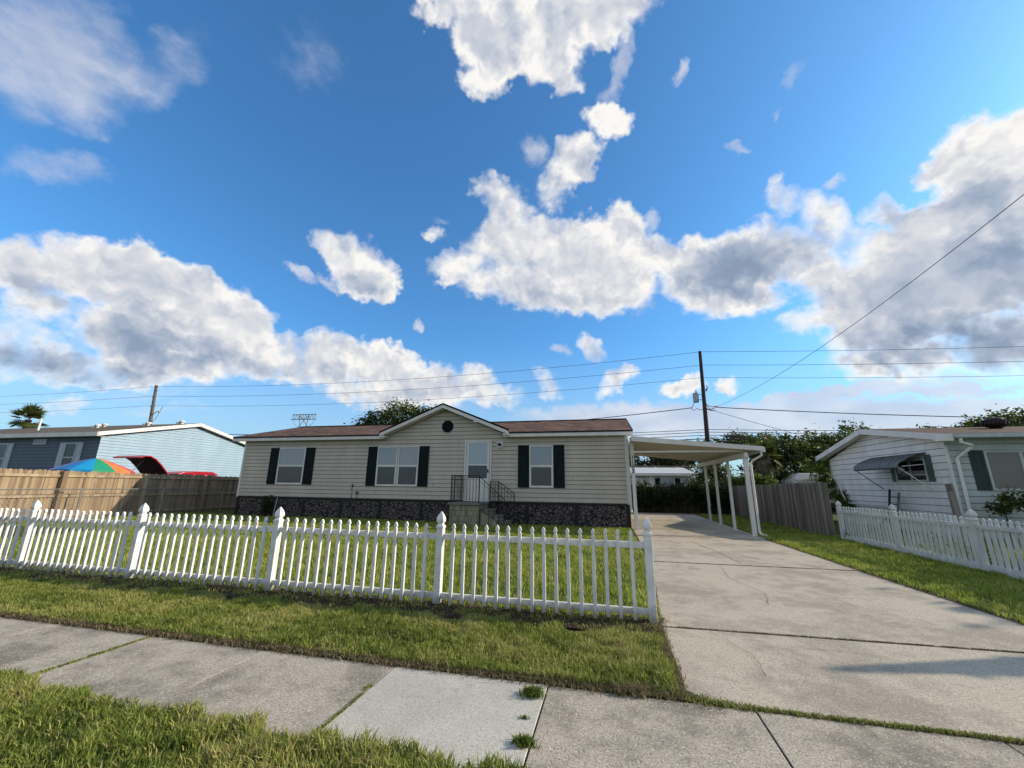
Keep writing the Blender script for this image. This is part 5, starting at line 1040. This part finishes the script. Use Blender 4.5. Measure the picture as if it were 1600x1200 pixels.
bush('vine', [(10.7, 24.3, 2.3, .45, .4, .75), (10.6, 23.9, 1.6, .4, .4, .6), (10.9, 23.2, 1.1, .35, .45, .45), (10.3, 24.6, 2.8, .3, .3, .3), (10.75, 22.6, .8, .3, .5, .35)], 5200, .055, M_leaf2, 'green vine climbing the rear corner of the white house above the stockade fence end', 135, 'vine', clump=.11)
bush('shrub', [(11.9, 15.5, 1.35, .55, .4, .22), (11.4, 15.5, 1.12, .35, .3, .18), (12.3, 15.5, 1.15, .4, .3, .2)], 1900, .055, M_leaf, 'dark green leafy shrub below the large front window of the white house', 137, clump=.10)
MB.K = 1.0
bush('weed_clump', [(7.55, 15.9, .2, .18, .25, .25), (7.5, 15.5, .15, .15, .3, .2)], 700, .035, M_leaf, 'dark weeds at the foot of the corner post of the neighbour picket fence', 139, 'weed', clump=.06)
bush('weed_clump', [(7.8, 14.3, .32, .35, .35, .28), (7.9, 12.6, .28, .4, .8, .25), (7.8, 11.6, .3, .3, .6, .3)], 1500, .035, M_leaf2, 'tall weeds growing behind the pickets of the neighbour fence', 141, 'weed', clump=.08)
bush('bush', [(-16.05, 16.85, .75, .24, .2, .32), (-15.9, 16.8, .4, .32, .25, .35)], 1500, .045, M_leafdark, 'small black-green bush against the stone skirting under the leftmost window', 143, clump=.07)
# young plant by the wall
pl = thing('dracaena_plant', (-11.3, 16.75, 0), 'young spiky-leaved plant with two stems standing against the tan siding', 'plant')
m = MB(); m.tube([(-11.4, 16.75, 0), (-11.42, 16.75, 1.42)], .014, 6); m.tube([(-11.2, 16.75, 0), (-11.15, 16.75, 1.12)], .014, 6); m.build('stem', M_bark, pl)
r = np.random.default_rng(7); V = []; 
for (cx_, cz_) in ((-11.42, 1.42), (-11.15, 1.12)):
    for k in range(26):
        a = r.uniform(0, 2*PI); e = r.uniform(-.5, 1.3); L = r.uniform(.14, .24); d = np.array([np.cos(a)*np.cos(e), np.sin(a)*np.cos(e)*.7, np.sin(e)]); s_ = np.array([-np.sin(a), np.cos(a), 0])*.014; c0 = np.array([cx_, 16.75, cz_])
        V += [c0, c0+d*L*.5+s_, c0+d*L, c0+d*L*.5-s_]
V = np.array(V); fast_mesh('leaf_rosette', V, np.arange(len(V)).reshape(-1, 4), M_leafdark, np.full(len(V), .3), pl)
m = MB(); m.tube([(-15.45, 16.7, 0), (-15.35, 16.72, .92)], .012, 6); tag(m.build('garden_stake', M_trim), 'thin pale stake leaning against the stone skirting beside the small dark bush', 'stake')
# off to the right of the view: cypress form added to cast the driveway streak; oak
cyp = tree('cypress_shadow_caster', 12.65, 8.05, 6, [(12.65, 8.05, 1.2, .42, .42, 1.1), (12.65, 8.05, 2.4, .30, .30, 1.1), (12.65, 8.05, 3.5, .17, .17, .9), (12.65, 8.05, 4.3, .07, .07, .5)], 16000, .085, M_leafdark, 'narrow cypress form added out of frame to the right to cast a streak on the driveway', 151, clump=.05, trunk=.1, shell=.0)
MB().tube([(12.65, 8.05, 0), (12.65, 8.05, 2.6), (12.65, 8.05, 4.3), (12.66, 8.06, 5.0)], [.5, .38, .18, .06], 10).build('shadow_core', M_leafdark, cyp)  # solid cone added inside the cypress to make its shadow denser
tree('oak_tree', 21.4, 11.6, 7, [(19.9, 13.6, 5.5, 1.2, 1.1, .45), (19.9, 12.0, 5.5, 1.4, 1.2, .5), (20.0, 10.2, 5.3, 1.5, 1.2, .5), (21.6, 11.4, 6.0, 1.6, 1.8, .6)], 12000, .16, M_leaf, 'broad oak out of frame to the right shading the grass strip', 153, clump=.4, trunk=.35)
